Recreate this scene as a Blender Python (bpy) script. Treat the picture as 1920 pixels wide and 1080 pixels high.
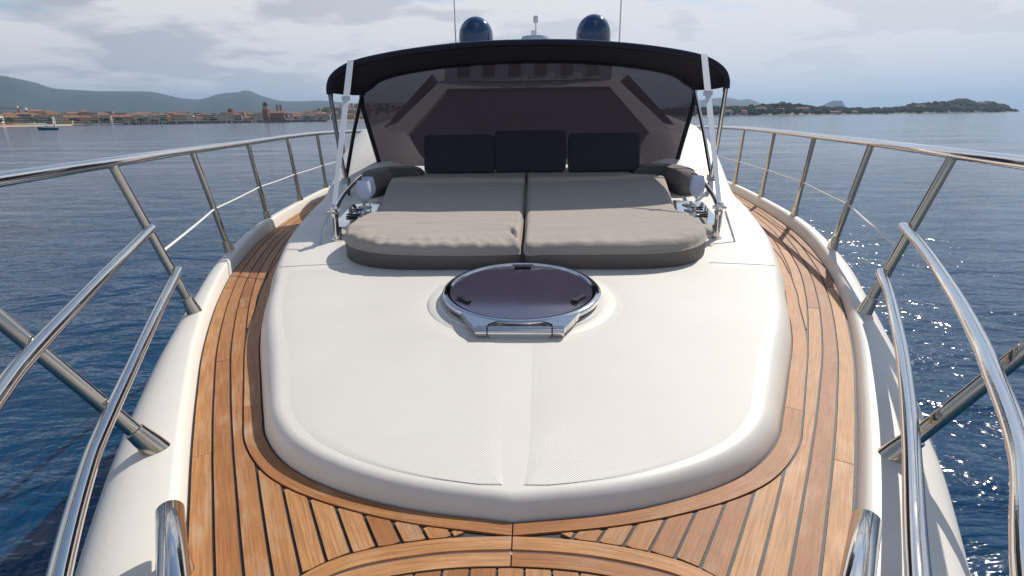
import bpy, bmesh, math, random
from mathutils import Vector, Matrix, noise
random.seed(7)
S = bpy.context.scene
for o in list(bpy.data.objects): bpy.data.objects.remove(o)
C = S.collection
R = math.radians
Z0 = 2.6                                   # eye height above the water
SUN_AZ, SUN_EL = R(36), R(43)              # azimuth to the right of the yacht's axis (+Y is aft)
EXPOSURE = 0.1

# ------------------------------------------------------------------ camera
FPX = 1000.0
PITCH = math.atan(.319); YAW = math.atan(.04*math.cos(PITCH)); ROLL = .0132
CAM = Vector((.04, 0, Z0))
_r0 = Vector((math.cos(YAW), math.sin(YAW), 0))
FW = Vector((-math.sin(YAW)*math.cos(PITCH), math.cos(YAW)*math.cos(PITCH), -math.sin(PITCH)))
_u0 = _r0.cross(FW)
RT = _r0*math.cos(ROLL) - _u0*math.sin(ROLL); UP = _u0*math.cos(ROLL) + _r0*math.sin(ROLL)
cd = bpy.data.cameras.new('camera'); cam = bpy.data.objects.new('camera', cd); C.objects.link(cam)
cd.sensor_width = 36; cd.lens = 36*FPX/1920; cd.clip_start = .02; cd.clip_end = 90000
cam.matrix_world = Matrix((( RT.x, UP.x, -FW.x, CAM.x), (RT.y, UP.y, -FW.y, CAM.y), (RT.z, UP.z, -FW.z, CAM.z), (0,0,0,1)))
S.camera = cam
def ray(u, v): return FW + RT*((u-960)/FPX) - UP*((v-540)/FPX)
def hdir(u):                               # horizontal direction under image column u at the horizon
    d = ray(u, 221-(u-960)*.0132); d.z = 0; return d.normalized()
def far(u, dist): d = hdir(u)*dist; return Vector((CAM.x+d.x, CAM.y+d.y, 0))
def vh(u, v, dist):                        # height above the sea of pixel (u,v) at a horizontal distance
    d = ray(u, v); return Z0 + d.z/math.hypot(d.x, d.y)*dist

# ------------------------------------------------------------------ world, sun
W = bpy.data.worlds.new('World'); S.world = W; W.use_nodes = True
N = W.node_tree.nodes; L = W.node_tree.links; N.clear()
def wn(t, **k):
    n = N.new(t)
    for a, b in k.items(): setattr(n, a, b)
    return n
def wmath(op, a, b=None, c=None, clamp=False):
    n = N.new('ShaderNodeMath'); n.operation = op; n.use_clamp = clamp
    for i, x in enumerate((a, b, c)):
        if x is None: continue
        if isinstance(x, (int, float)): n.inputs[i].default_value = x
        else: L.new(x, n.inputs[i])
    return n.outputs[0]
sky = wn('ShaderNodeTexSky', sky_type='NISHITA', sun_disc=False, sun_elevation=SUN_EL, sun_rotation=SUN_AZ, air_density=1.0, dust_density=.4, ozone_density=1.5)
tc = wn('ShaderNodeTexCoord'); sep = wn('ShaderNodeSeparateXYZ'); L.new(tc.outputs['Generated'], sep.inputs[0])
dz = wmath('ADD', wmath('MAXIMUM', sep.outputs[2], 0.0), .16)
cx = wmath('DIVIDE', sep.outputs[0], dz); cy = wmath('DIVIDE', sep.outputs[1], dz)
cmb = wn('ShaderNodeCombineXYZ'); L.new(cx, cmb.inputs[0]); L.new(cy, cmb.inputs[1])
n1 = wn('ShaderNodeTexNoise'); n1.inputs['Scale'].default_value = .85; n1.inputs['Detail'].default_value = 9; n1.inputs['Roughness'].default_value = .56; n1.inputs['Distortion'].default_value = .25
L.new(cmb.outputs[0], n1.inputs['Vector'])
n2 = wn('ShaderNodeTexNoise'); n2.inputs['Scale'].default_value = 1.25; n2.inputs['Detail'].default_value = 9; n2.inputs['Roughness'].default_value = .55
mp = wn('ShaderNodeMapping'); mp.inputs['Location'].default_value = (3.3, 1.7, 0); L.new(cmb.outputs[0], mp.inputs[0]); L.new(mp.outputs[0], n2.inputs['Vector'])
cover = wn('ShaderNodeMapRange'); low = wmath('POWER', wmath('SUBTRACT', 1.0, wmath('MAXIMUM', sep.outputs[2], 0.0)), 4.0); L.new(wmath('ADD', n1.outputs[0], wmath('MULTIPLY', low, .42)), cover.inputs[0]); cover.inputs[1].default_value = .53; cover.inputs[2].default_value = .66
shade = wn('ShaderNodeMapRange'); L.new(n2.outputs[0], shade.inputs[0]); shade.inputs[1].default_value = .45; shade.inputs[2].default_value = .61
# the cloud deck is thinner (brighter) towards the sun
sd = (math.sin(SUN_AZ)*math.cos(SUN_EL), math.cos(SUN_AZ)*math.cos(SUN_EL), math.sin(SUN_EL))
dt = wn('ShaderNodeVectorMath', operation='DOT_PRODUCT'); L.new(tc.outputs['Generated'], dt.inputs[0]); dt.inputs[1].default_value = sd
thin = wn('ShaderNodeMapRange'); L.new(dt.outputs['Value'], thin.inputs[0]); thin.inputs[1].default_value = -.1; thin.inputs[2].default_value = .95; thin.inputs[3].default_value = 0; thin.inputs[4].default_value = .85
sh2 = wmath('ADD', wmath('ADD', shade.outputs[0], thin.outputs[0]), wmath('MULTIPLY', wmath('POWER', low, 3.0), .38), clamp=True)
cc = wn('ShaderNodeMix', data_type='RGBA'); L.new(sh2, cc.inputs[0])
cc.inputs[6].default_value = (2.6, 2.8, 3.4, 1); cc.inputs[7].default_value = (8.6, 8.3, 8.1, 1)
mx = wn('ShaderNodeMix', data_type='RGBA'); L.new(wmath('MULTIPLY', cover.outputs[0], .97), mx.inputs[0]); L.new(sky.outputs[0], mx.inputs[6]); L.new(cc.outputs[2], mx.inputs[7])
bg = wn('ShaderNodeBackground'); bg.inputs[1].default_value = .10; L.new(mx.outputs[2], bg.inputs[0])
wo = wn('ShaderNodeOutputWorld'); L.new(bg.outputs[0], wo.inputs[0])
sl = bpy.data.lights.new('sun', 'SUN'); sl.energy = 4.5; sl.angle = R(.55); sl.color = (1, .94, .85)
so = bpy.data.objects.new('sun', sl); C.objects.link(so)
so.rotation_euler = Vector(sd).to_track_quat('Z', 'Y').to_euler(); so.location = (30, 40, 60)
S.view_settings.view_transform = 'Standard'; S.view_settings.look = 'None'; S.view_settings.exposure = EXPOSURE; S.view_settings.gamma = 1
S.view_settings.use_curve_mapping = False
S.render.engine = 'CYCLES'
S.cycles.max_bounces = 8; S.cycles.transparent_max_bounces = 12; S.cycles.volume_bounces = 0

# ------------------------------------------------------------------ materials
def mat(name, col=(.5,.5,.5), rough=.5, metal=0, spec=.5, coat=0, sheen=0, trans=0, ior=1.45):
    m = bpy.data.materials.new(name); m.use_nodes = True
    b = m.node_tree.nodes['Principled BSDF']
    b.inputs['Base Color'].default_value = (*col, 1); b.inputs['Roughness'].default_value = rough; b.inputs['Metallic'].default_value = metal
    b.inputs['Specular IOR Level'].default_value = spec; b.inputs['Coat Weight'].default_value = coat; b.inputs['Sheen Weight'].default_value = sheen
    b.inputs['Transmission Weight'].default_value = trans; b.inputs['IOR'].default_value = ior
    return m
class NT:
    def __init__(s, m): s.m = m; s.t = m.node_tree; s.n = s.t.nodes; s.l = s.t.links; s.b = s.n.get('Principled BSDF')
    def new(s, t, **k):
        n = s.n.new(t)
        for a, b in k.items(): setattr(n, a, b)
        return n
    def put(s, x, sock):
        if isinstance(x, (int, float)): sock.default_value = x
        elif isinstance(x, tuple): sock.default_value = x if len(x) == len(sock.default_value) else (*x, 1)
        else: s.l.new(x, sock)
    def math(s, op, a, b=None, c=None, clamp=False):
        n = s.new('ShaderNodeMath', operation=op, use_clamp=clamp)
        for i, x in enumerate((a, b, c)):
            if x is not None: s.put(x, n.inputs[i])
        return n.outputs[0]
    def coord(s, kind='Object'): return s.new('ShaderNodeTexCoord').outputs[kind]
    def mapping(s, v, scale=(1,1,1), loc=(0,0,0), rot=(0,0,0)):
        n = s.new('ShaderNodeMapping'); s.l.new(v, n.inputs[0]); n.inputs['Scale'].default_value = scale; n.inputs['Location'].default_value = loc; n.inputs['Rotation'].default_value = rot
        return n.outputs[0]
    def noise(s, v, scale, detail=4, rough=.5, dist=0):
        n = s.new('ShaderNodeTexNoise'); s.l.new(v, n.inputs['Vector']); s.put(scale, n.inputs['Scale'])
        n.inputs['Detail'].default_value = detail; n.inputs['Roughness'].default_value = rough; n.inputs['Distortion'].default_value = dist
        return n.outputs[0]
    def ramp(s, x, a, b, lo=0., hi=1.):
        n = s.new('ShaderNodeMapRange'); s.put(x, n.inputs[0]); n.inputs[1].default_value = a; n.inputs[2].default_value = b; n.inputs[3].default_value = lo; n.inputs[4].default_value = hi
        return n.outputs[0]
    def mix(s, f, a, b, blend='MIX'):
        n = s.new('ShaderNodeMix', data_type='RGBA', blend_type=blend); s.put(f, n.inputs[0]); s.put(a, n.inputs[6]); s.put(b, n.inputs[7]); return n.outputs[2]
    def bump(s, h, strength, dist, prev=None):
        n = s.new('ShaderNodeBump'); s.put(strength, n.inputs['Strength']); n.inputs['Distance'].default_value = dist; s.l.new(h, n.inputs['Height'])
        if prev is not None: s.l.new(prev, n.inputs['Normal'])
        return n.outputs[0]
    def color(s, x): s.put(x, s.b.inputs['Base Color'])
    def rough(s, x): s.put(x, s.b.inputs['Roughness'])
    def normal(s, x): s.l.new(x, s.b.inputs['Normal'])
M = {}
def gel(name, col, rough):                 # gelcoat: faint mottling, dust and water marks
    m = mat(name, col, rough, spec=.5); t = NT(m); v = t.coord()
    a = t.noise(v, 3.1, 6, .6); b = t.noise(v, 38, 3, .6)
    c = t.mix(t.ramp(a, .38, .68), (*col, 1), tuple(x*.95 for x in (col[0], col[1]*.99, col[2]*.97)))
    c = t.mix(t.ramp(b, .62, .8, 0, .10), c, (.45, .42, .36, 1))
    t.color(c); t.rough(t.ramp(a, .3, .7, rough*.8, rough*1.3)); t.normal(t.bump(a, .04, .01)); return m
M['gel'] = gel('white_gelcoat', (.755, .715, .65), .42)
M['seam'] = mat('grey_joint_sealant', (.42, .40, .36), .6)
M['hull'] = gel('hull_gelcoat', (.76, .74, .70), .2)
def nonskid():
    m = mat('nonskid_gelcoat', (.74, .715, .67), .55); t = NT(m); v = t.coord()
    def diag(ang):
        w = t.new('ShaderNodeTexWave', wave_type='BANDS', bands_direction='X'); t.l.new(t.mapping(v, rot=(0, 0, ang)), w.inputs['Vector']); w.inputs['Scale'].default_value = 62; return w.outputs[1]
    h = t.math('MULTIPLY', diag(R(45)), diag(R(-45)))
    a = t.noise(v, 2.3, 6, .6)
    c = t.mix(t.ramp(a, .35, .7), (.725, .685, .62, 1), (.68, .64, .575, 1))
    t.color(t.mix(t.ramp(h, .3, .0, 0, .10), c, (.5, .47, .42, 1))); t.normal(t.bump(h, .42, .0015)); return m
M['nonskid'] = nonskid()
def teak():
    m = mat('weathered_teak', (.4, .24, .12), .55, spec=.35); t = NT(m)
    uv = t.new('ShaderNodeUVMap'); uv.uv_map = 'UVMap'
    oi = t.new('ShaderNodeObjectInfo'); rnd = oi.outputs['Random']
    sh = t.new('ShaderNodeVectorMath', operation='ADD'); t.l.new(uv.outputs[0], sh.inputs[0])
    cb = t.new('ShaderNodeCombineXYZ'); t.l.new(t.math('MULTIPLY', rnd, 37.0), cb.inputs[0]); t.l.new(t.math('MULTIPLY', rnd, 11.0), cb.inputs[1]); t.l.new(cb.outputs[0], sh.inputs[1])
    v = sh.outputs[0]
    g = t.noise(t.mapping(v, (7, 210, 1)), 1.0, 5, .62, .4)      # long grain
    g2 = t.noise(t.mapping(v, (60, 700, 1)), 1.0, 3, .6)          # pores
    bl = t.noise(t.mapping(v, (5, 14, 1)), 1.0, 4, .6)            # blotches
    tone = t.math('ADD', t.math('MULTIPLY', rnd, .75), t.math('MULTIPLY', bl, .5))
    c = t.mix(t.ramp(tone, .12, 1.1), (.30, .10, .026, 1), (.60, .305, .118, 1))
    c = t.mix(t.ramp(g, .38, .66, .0, .65), c, (.19, .085, .036, 1))
    c = t.mix(t.ramp(g2, .55, .75, 0, .35), c, (.15, .075, .035, 1))
    c = t.mix(t.ramp(bl, .52, .72, 0, .45), c, (.50, .385, .28, 1))
    t.color(c); t.rough(t.ramp(bl, .3, .7, .42, .62)); t.normal(t.bump(t.math('ADD', g, g2), .35, .0012)); return m
M['teak'] = teak()
def caulk():
    m = mat('black_caulk', (.028, .028, .03), .6); t = NT(m); v = t.coord()
    t.color(t.mix(t.ramp(t.noise(v, 60, 3, .6), .45, .75, 0, .35), (.026, .026, .03, 1), (.13, .125, .12, 1))); return m
M['caulk'] = caulk()
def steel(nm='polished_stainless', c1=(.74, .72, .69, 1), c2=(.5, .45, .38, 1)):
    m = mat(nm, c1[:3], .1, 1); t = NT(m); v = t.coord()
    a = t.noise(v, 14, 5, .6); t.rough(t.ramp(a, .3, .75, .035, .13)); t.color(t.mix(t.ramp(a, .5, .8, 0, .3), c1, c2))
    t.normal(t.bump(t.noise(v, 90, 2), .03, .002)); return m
M['steel'] = steel(); M['reflection_steel'] = steel('reflection_tinted_stainless', (.60, .51, .40, 1), (.38, .29, .19, 1))  # second steel: brown deck and dark sea reflections put into the stanchion colour
def fabric(name, col, scale=900, sheen=.3, wr=.0):
    m = mat(name, col, .9, spec=.15, sheen=sheen); t = NT(m); v = t.coord()
    w1 = t.noise(t.mapping(v, (scale, scale*.18, scale)), 1, 2, .5); w2 = t.noise(t.mapping(v, (scale*.18, scale, scale)), 1, 2, .5)
    h = t.math('ADD', w1, w2); a = t.noise(v, 5, 5, .6)
    c = t.mix(t.ramp(h, .75, 1.25), tuple(x*.8 for x in col), tuple(min(1, x*1.22) for x in col))
    t.color(t.mix(t.ramp(a, .35, .75, 0, .25), c, tuple(x*1.25 for x in col)))
    nb = t.bump(h, .25, .001)
    if wr: nb = t.bump(t.noise(t.mapping(v, (5, 16, 9)), 1, 5, .55, .6), wr, .02, nb)
    t.normal(nb); return m
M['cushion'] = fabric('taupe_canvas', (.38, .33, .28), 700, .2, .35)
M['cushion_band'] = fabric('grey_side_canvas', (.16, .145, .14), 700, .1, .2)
M['cushion_dark'] = fabric('charcoal_canvas', (.058, .052, .070), 700, .1, .2)
M['hem'] = fabric('sky_highlight_hem_canvas', (.035, .038, .062), 900, .2, .1)  # bluish sky highlight along the hem, put into its canvas colour
M['canvas'] = fabric('navy_canopy_canvas', (.042, .039, .048), 900, .05, .25)
M['strap'] = mat('white_webbing', (.75, .77, .8), .6)
M['plasticblack'] = mat('black_plastic', (.02, .02, .022), .4)
M['rubber'] = mat('black_rubber', (.015, .015, .017), .7)
M['cord'] = mat('white_cord', (.7, .7, .68), .7)
def smoked():
    m = mat('smoked_hatch_acrylic', (.06, .052, .088), .1, spec=.6, coat=1); t = NT(m); v = t.coord()
    a = t.noise(v, 6, 6, .65, .5); b = t.noise(v, 140, 3, .7)
    t.color(t.mix(t.ramp(b, .60, .75, 0, .35), t.mix(t.ramp(a, .35, .7), (.060, .052, .085, 1), (.070, .061, .096, 1)), (.3, .29, .3, 1)))
    cr = t.ramp(a, .3, .75, .05, .12); t.rough(cr); t.l.new(cr, t.b.inputs['Coat Roughness']); return m
M['smoked'] = smoked()
M['glassdark'] = mat('dark_windscreen_glass', (.008, .009, .014), .05, spec=.6)
M['white'] = mat('white_paint', (.75, .75, .75), .35)
M['dome'] = mat('blue_dome_gelcoat', (.012, .05, .13), .12, spec=.5, coat=.6)
M['radar'] = mat('pale_blue_plastic', (.45, .55, .72), .3)
M['frost'] = mat('frosted_wine_glass', (.70, .78, .93), .35, trans=.35)
M['clear'] = mat('clear_acrylic', (.9, .93, .95), .04, trans=.9, ior=1.45)
def meshscreen():
    m = mat('open_weave_sunscreen', (.03, .026, .036), .9, spec=.1); t = NT(m); v = t.coord()
    w = t.noise(t.mapping(v, (900, 60, 120)), 1, 2, .6); w2 = t.noise(t.mapping(v, (120, 60, 900)), 1, 2, .6)
    h = t.math('ADD', w, w2)
    t.color(t.mix(t.ramp(h, .7, 1.3), (.014, .012, .02, 1), (.045, .038, .052, 1)))
    out = t.n['Material Output']; tr = t.new('ShaderNodeBsdfTransparent'); tl = t.new('ShaderNodeBsdfTranslucent'); tl.inputs[0].default_value = (.045, .036, .055, 1)
    m1 = t.new('ShaderNodeMixShader'); m1.inputs[0].default_value = .35; t.l.new(t.b.outputs[0], m1.inputs[1]); t.l.new(tl.outputs[0], m1.inputs[2])
    m2 = t.new('ShaderNodeMixShader'); t.l.new(t.ramp(h,   .75, 1.25, .10, .04), m2.inputs[0]); t.l.new(m1.outputs[0], m2.inputs[1]); t.l.new(tr.outputs[0], m2.inputs[2])
    t.l.new(m2.outputs[0], out.inputs[0]); return m
M['mesh'] = meshscreen()

# ------------------------------------------------------------------ helpers
def tag(o, label=None, cat=None, group=None, kind=None):
    if label: o['label'] = label
    if cat: o['category'] = cat
    if group: o['group'] = group
    if kind: o['kind'] = kind
    return o
def empty(name, loc=(0,0,0)):
    o = bpy.data.objects.new(name, None); C.objects.link(o); o.location = loc; o.empty_display_size = .2; return o
def link(name, me, m, parent=None):
    if m is not None and not me.materials: me.materials.append(M[m] if isinstance(m, str) else m)
    o = bpy.data.objects.new(name, me); C.objects.link(o)
    if parent is not None:
        o.parent = parent
        o.matrix_parent_inverse = Matrix.Translation(-(parent.matrix_basis.translation if parent.parent is None else parent.matrix_basis.translation))
    return o
def mesh(name, vs, fs, smooth=False, uvs=None):
    me = bpy.data.meshes.new(name); me.from_pydata([tuple(v) for v in vs], [], fs); me.update()
    if smooth: me.polygons.foreach_set('use_smooth', [True]*len(me.polygons))
    if uvs:
        ul = me.uv_layers.new(name='UVMap')
        for lp in me.loops: ul.data[lp.index].uv = uvs[lp.vertex_index]
    return me
def fix(me):
    bm = bmesh.new(); bm.from_mesh(me); bmesh.ops.remove_doubles(bm, verts=bm.verts, dist=1e-5); bmesh.ops.recalc_face_normals(bm, faces=bm.faces); bm.to_mesh(me); bm.free(); return me
def obj(name, vs, fs, m, parent=None, smooth=False, uvs=None, clean=False):
    me = mesh(name, vs, fs, smooth, uvs)
    if clean:
        fix(me)
    return link(name, me, m, parent)
class MB:                                  # collects boxes, tubes, lathes into one mesh
    def __init__(s): s.v = []; s.f = []
    def add(s, vs, fs): k = len(s.v); s.v += [tuple(v) for v in vs]; s.f += [tuple(i+k for i in f) for f in fs]; return s
    def box(s, c, d, rot=None):
        x, y, z = (q/2 for q in d); vs = [Vector((a*x, b*y, e*z)) for a in (-1,1) for b in (-1,1) for e in (-1,1)]
        if rot is not None: vs = [rot @ v for v in vs]
        return s.add([v+Vector(c) for v in vs], [(0,1,3,2),(4,6,7,5),(0,4,5,1),(2,3,7,6),(0,2,6,4),(1,5,7,3)])
    def tube(s, pts, r, n=12, cap=True):
        pts = [Vector(p) for p in pts]; rr = r if isinstance(r, (list, tuple)) else [r]*len(pts); vs = []; fs = []
        t0 = (pts[1]-pts[0]).normalized(); nn = t0.orthogonal().normalized()
        for i, p in enumerate(pts):
            t = (pts[min(i+1, len(pts)-1)]-pts[max(i-1, 0)]).normalized()
            nn = (nn-t*nn.dot(t)).normalized(); b = t.cross(nn)
            vs += [p+(nn*math.cos(2*math.pi*k/n)+b*math.sin(2*math.pi*k/n))*rr[i] for k in range(n)]
        for i in range(len(pts)-1):
            fs += [(i*n+k, i*n+(k+1)%n, (i+1)*n+(k+1)%n, (i+1)*n+k) for k in range(n)]
        if cap: fs += [tuple(range(n))[::-1], tuple(range((len(pts)-1)*n, len(pts)*n))]
        return s.add(vs, fs)
    def lathe(s, prof, c=(0,0,0), n=24, rot=None):
        vs = []; fs = []
        for r, z in prof: vs += [Vector((r*math.cos(2*math.pi*k/n), r*math.sin(2*math.pi*k/n), z)) for k in range(n)]
        if rot is not None: vs = [rot @ v for v in vs]
        for i in range(len(prof)-1): fs += [(i*n+k, i*n+(k+1)%n, (i+1)*n+(k+1)%n, (i+1)*n+k) for k in range(n)]
        return s.add([v+Vector(c) for v in vs], fs)
    def build(s, name, m, parent=None, smooth=True, clean=False, angle=None):
        me = mesh(name, s.v, s.f, smooth)
        if clean: fix(me)
        if smooth: me.set_sharp_from_angle(angle=R(angle or 40))
        return link(name, me, m, parent)
def cat(pts, n=8):                         # Catmull-Rom through points
    pts = [Vector(p) for p in pts]; out = []
    P = [pts[0]*2-pts[1]]+pts+[pts[-1]*2-pts[-2]]
    for i in range(1, len(P)-2):
        a, b, c, d = P[i-1:i+3]
        for k in range(n):
            t = k/n; out.append(.5*((2*b)+(c-a)*t+(2*a-5*b+4*c-d)*t*t+(3*b-a-3*c+d)*t**3))
    out.append(pts[-1]); return out
def table(pairs):                          # smooth function through (y, value) pairs
    c = cat([(a, b, 0) for a, b in pairs], 12)
    ys = [p.x for p in c]; vs = [p.y for p in c]
    def f(y):
        if y <= ys[0]: return vs[0]+(y-ys[0])*(vs[1]-vs[0])/(ys[1]-ys[0])
        for i in range(len(ys)-1):
            if y <= ys[i+1]: return vs[i]+(vs[i+1]-vs[i])*(y-ys[i])/(ys[i+1]-ys[i]+1e-9)
        return vs[-1]
    return f
def sstep(a, b, x): t = max(0, min(1, (x-a)/(b-a))); return t*t*(3-2*t)

# ------------------------------------------------------------------ the yacht's lines (boat frame: z relative to the eye)
ZD = -.82                                  # teak deck
teak_hb = table([(-.25,.0),(-.1,.085),(.2,.27),(.5,.452),(.79,.628),(.975,.738),(1.16,.847),(1.43,1.0),(1.84,1.22),(2.4,1.48),(3.0,1.71),(3.9,1.965),(5.05,2.16),(6.5,2.32),(9,2.42),(13,2.45)])
roof_hb = table([(2.05,1.09),(2.3,1.185),(2.55,1.285),(3.0,1.435),(3.25,1.505),(3.67,1.60),(4.0,1.665),(5,1.80),(6,1.87),(9,1.95),(12,1.95)])
def zroof(y, x=0):
    d = y-2.05
    z = -.69+.047*d-.0293*d*d if d < 0 else -.69+.05*d+.003*d*d
    z += .30*sstep(4.25, 6.2, y)*sstep(.95, 1.3, abs(x)) + .10*sstep(4.3, 5.2, y)
    return z-.022*(x/1.1)**2
# coachroof plan outline, right half from the front centre aft
roof_out = cat([(0,.93,0),(.23,.966,0),(.415,1.027,0),(.568,1.115,0),(.678,1.23,0),(.752,1.36,0),(.868,1.585,0),(.998,1.84,0),(1.09,2.05,0),(1.185,2.3,0),(1.285,2.55,0),(1.435,3.0,0),(1.505,3.25,0),(1.60,3.67,0),(1.665,4.0,0),(1.80,5,0),(1.87,6,0),(1.95,9,0)], 7)
roof_out[0].x = 0
def offset(pl, d, close0=True):            # offset a polyline outward (to its right-hand outside), keeping x>=0
    out = []
    for i, p in enumerate(pl):
        a = pl[max(i-1, 0)]; b = pl[min(i+1, len(pl)-1)]; t = (b-a).normalized(); nrm = Vector((t.y, -t.x, 0))
        if i == 0: nrm = Vector((0, -1, 0)) if p.x < .01 else nrm
        q = p+nrm*d; q.x = max(q.x, 0) if close0 else q.x; out.append(q)
    return out

yacht = empty('yacht', (0, 4, 0)); tag(yacht, 'white motor yacht with teak side decks, seen from its bow looking aft', 'yacht')
def W3(x, y, z): return Vector((x, y, z+Z0))

# ---- coachroof
def coachroof():
    NR = 7; cols = 22; vs = []; fs = []
    rings = []
    for k in range(NR+1):
        a = k/NR*math.pi/2
        rings.append((1-math.cos(a), math.sin(a)))
    n = len(roof_out); rows = []
    insets = {}
    def rh(i): y = roof_out[i].y; return .042+.032*sstep(.95, 1.7, y)
    offs = []
    for k, (a, b) in enumerate(rings):
        row = []
        for i in range(n):
            p = roof_out[i]; pa = roof_out[max(i-1,0)]; pb = roof_out[min(i+1,n-1)]; t = (pb-pa).normalized(); nr = Vector((t.y,-t.x,0))
            if i == 0: nr = Vector((0,-1,0))
            q = p-nr*(a*rh(i)); q.x = max(q.x, 0); row.append((q, b))
        offs.append(row)
    for i in range(n):
        pts = []
        qi = offs[NR][i][0]; zt = zroof(qi.y, qi.x)
        left = [Vector((offs[k][i][0].x, offs[k][i][0].y, (ZD-.03)+(zt-ZD+.03)*offs[k][i][1])) for k in range(NR+1)]
        inner = []
        for c in range(1, cols):
            x = qi.x*(1-2*c/cols); inner.append(Vector((x, qi.y, zroof(qi.y, x))))
        r = left+inner+[Vector((-p.x, p.y, p.z)) for p in left[::-1]]
        rows.append(r)
    m = len(rows[0])
    for r in rows: vs += [W3(*p) for p in r]
    for i in range(n-1):
        for k in range(m-1): fs.append((i*m+k, i*m+k+1, (i+1)*m+k+1, (i+1)*m+k))
    return obj('coachroof', vs, fs, 'gel', yacht, True, clean=True), offs[NR]
roof, roof_in = coachroof()
# ---- moulded non-skid panels, two, either side of the smooth centre strip, cut round the hatch
HC = Vector((0, 2.02)); HR = .312
panel_edge = [q for q, b in roof_in]; panel_edge = [p-Vector((0,0,0)) for p in offset(panel_edge, -.006)]
pe = table(sorted({round(p.y, 4): p.x for p in panel_edge if .9 < p.y < 3.2}.items()))
for sgn in (-1, 1):
    vs = []; fs = []; y0 = panel_edge[0].y+.010; rows = 150; cols = 14; y1 = 2.46
    for i in range(rows+1):
        y = y0+(y1-y0)*(i/rows)**1.35
        xo = max(pe(y), .024)-(.04*max(0, 1-(y1-y)/.06)**2 if y > y1-.06 else 0); xi = .021
        if abs(y-HC.y) < .385: xi = max(xi, math.sqrt(.385**2-(y-HC.y)**2))
        for c in range(cols+1):
            x = (xi+(xo-xi)*c/cols)*sgn
            e = min(1, min(c, cols-c)/1., min(i, rows-i)/1.)
            vs.append(W3(x, y, zroof(y, x)+(.0016 if e > 0 else -.001)))
    for i in range(rows):
        for c in range(cols): q = i*(cols+1)+c; fs.append((q, q+1, q+cols+2, q+cols+1) if sgn > 0 else (q+1, q, q+cols+1, q+cols+2))
    obj('nonskid_panel', vs, fs, 'nonskid', roof, True)
for sgn in (-1, 1):                         # hairline mould joint across each shoulder
    xs = [.90+.31*i/12 for i in range(13)]
    MB().tube([W3(x*sgn, 2.53-.04*(x-.9), zroof(2.53-.04*(x-.9), x)+.0005) for x in xs], .0016, 6).build('mould_joint', 'seam', roof)
# round plinth moulded under the hatch
sl_h = .080; HROT = Matrix.Rotation(sl_h, 3, 'X')
mb = MB(); mb.lathe([(.375,-.03),(.37,.004),(.362,.008),(.33,.009),(.325,.014),(.0,.014)], W3(0, HC.y, -.692), 72, HROT); mb.build('hatch_plinth', 'gel', roof)

# ---- hatch
HZ = -.678
hatch = obj('hatch', [], [], None, yacht); 
def hp(x, y, z): return W3(0, HC.y, HZ)+HROT @ Vector((x, y, z))
mb = MB(); mb.lathe([(.296,-.012),(.300,.0),(.302,.010),(.296,.012),(.285,.010)], hp(0,0,0), 72, HROT); mb.build('gasket', 'rubber', hatch)
mb = MB(); mb.lathe([(.285,.010),(.308,.012),(.312,.018),(.312,.028),(.306,.034),(.290,.036),(.281,.033),(.279,.026)], hp(0,0,0), 96, HROT); mb.build('ring', 'steel', hatch)
mb = MB(); mb.lathe([(.302,-.014),(.311,-.012),(.311,-.004),(.300,-.002)], hp(0,0,0), 96, HROT); mb.build('lower_ring', 'steel', hatch)
mb = MB(); mb.lathe([(.281,.020),(.281,.029),(.0,.0292)], hp(0,0,0), 72, HROT); mb.build('pane', 'smoked', hatch)
# hinge arms and barrel at the front
for s in (-1, 1):
    mb = MB()
    a = [hp(s*.205,-.226,.026), hp(s*.16,-.30,.022), hp(s*.118,-.352,.012), hp(s*.118,-.325,.026), hp(s*.085,-.30,.034), hp(s*.06,-.292,.0345)]
    top = [(s*.215,-.222),(s*.185,-.285),(s*.150,-.348),(s*.112,-.348),(s*.112,-.315),(s*.05,-.286)]
    k = len(top); vs = [hp(x, y, .034-.10*max(0, -.29-y)) for x, y in top]+[hp(x, y, .010) for x, y in top]
    mb.add(vs, [tuple(range(k)), tuple(range(2*k-1, k-1, -1))]+[(i, (i+1) % k, k+(i+1) % k, k+i) for i in range(k)])
    mb.tube([hp(s*.112,-.340,.014), hp(s*.150,-.340,.014)], .018, 16)
    mb.build('hinge_arm', 'steel', hatch, angle=30, clean=True)
mb = MB(); mb.tube([hp(-.107,-.340,.014), hp(.107,-.340,.014)], .0185, 20); mb.box(hp(0,-.338,-.008), (.20,.04,.03), HROT); mb.build('hinge_barrel', 'steel', hatch)
for ang in (90, 207, -27):
    mb = MB(); rz = Matrix.Rotation(R(ang), 3, 'Z') if ang != 90 else Matrix.Rotation(0, 3, 'Z')
    cxx, cyy = .243*math.cos(R(ang)), .243*math.sin(R(ang))
    d = Matrix.Rotation(0 if ang == 90 else (R(-50) if ang == 207 else R(50)), 3, 'Z')
    if ang == 90: cxx += .0
    rot = HROT @ d
    mb.lathe([(.0,.012),(.013,.012),(.015,.008),(.015,0)], hp(cxx, cyy, .029)+rot @ Vector((-.02,0,0)), 16, rot)
    mb.box(hp(cxx, cyy, .029)+rot @ Vector((.012,0,.005)), (.052,.018,.010), rot)
    mb.build('latch_handle', 'plasticblack', hatch, angle=30)

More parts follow.
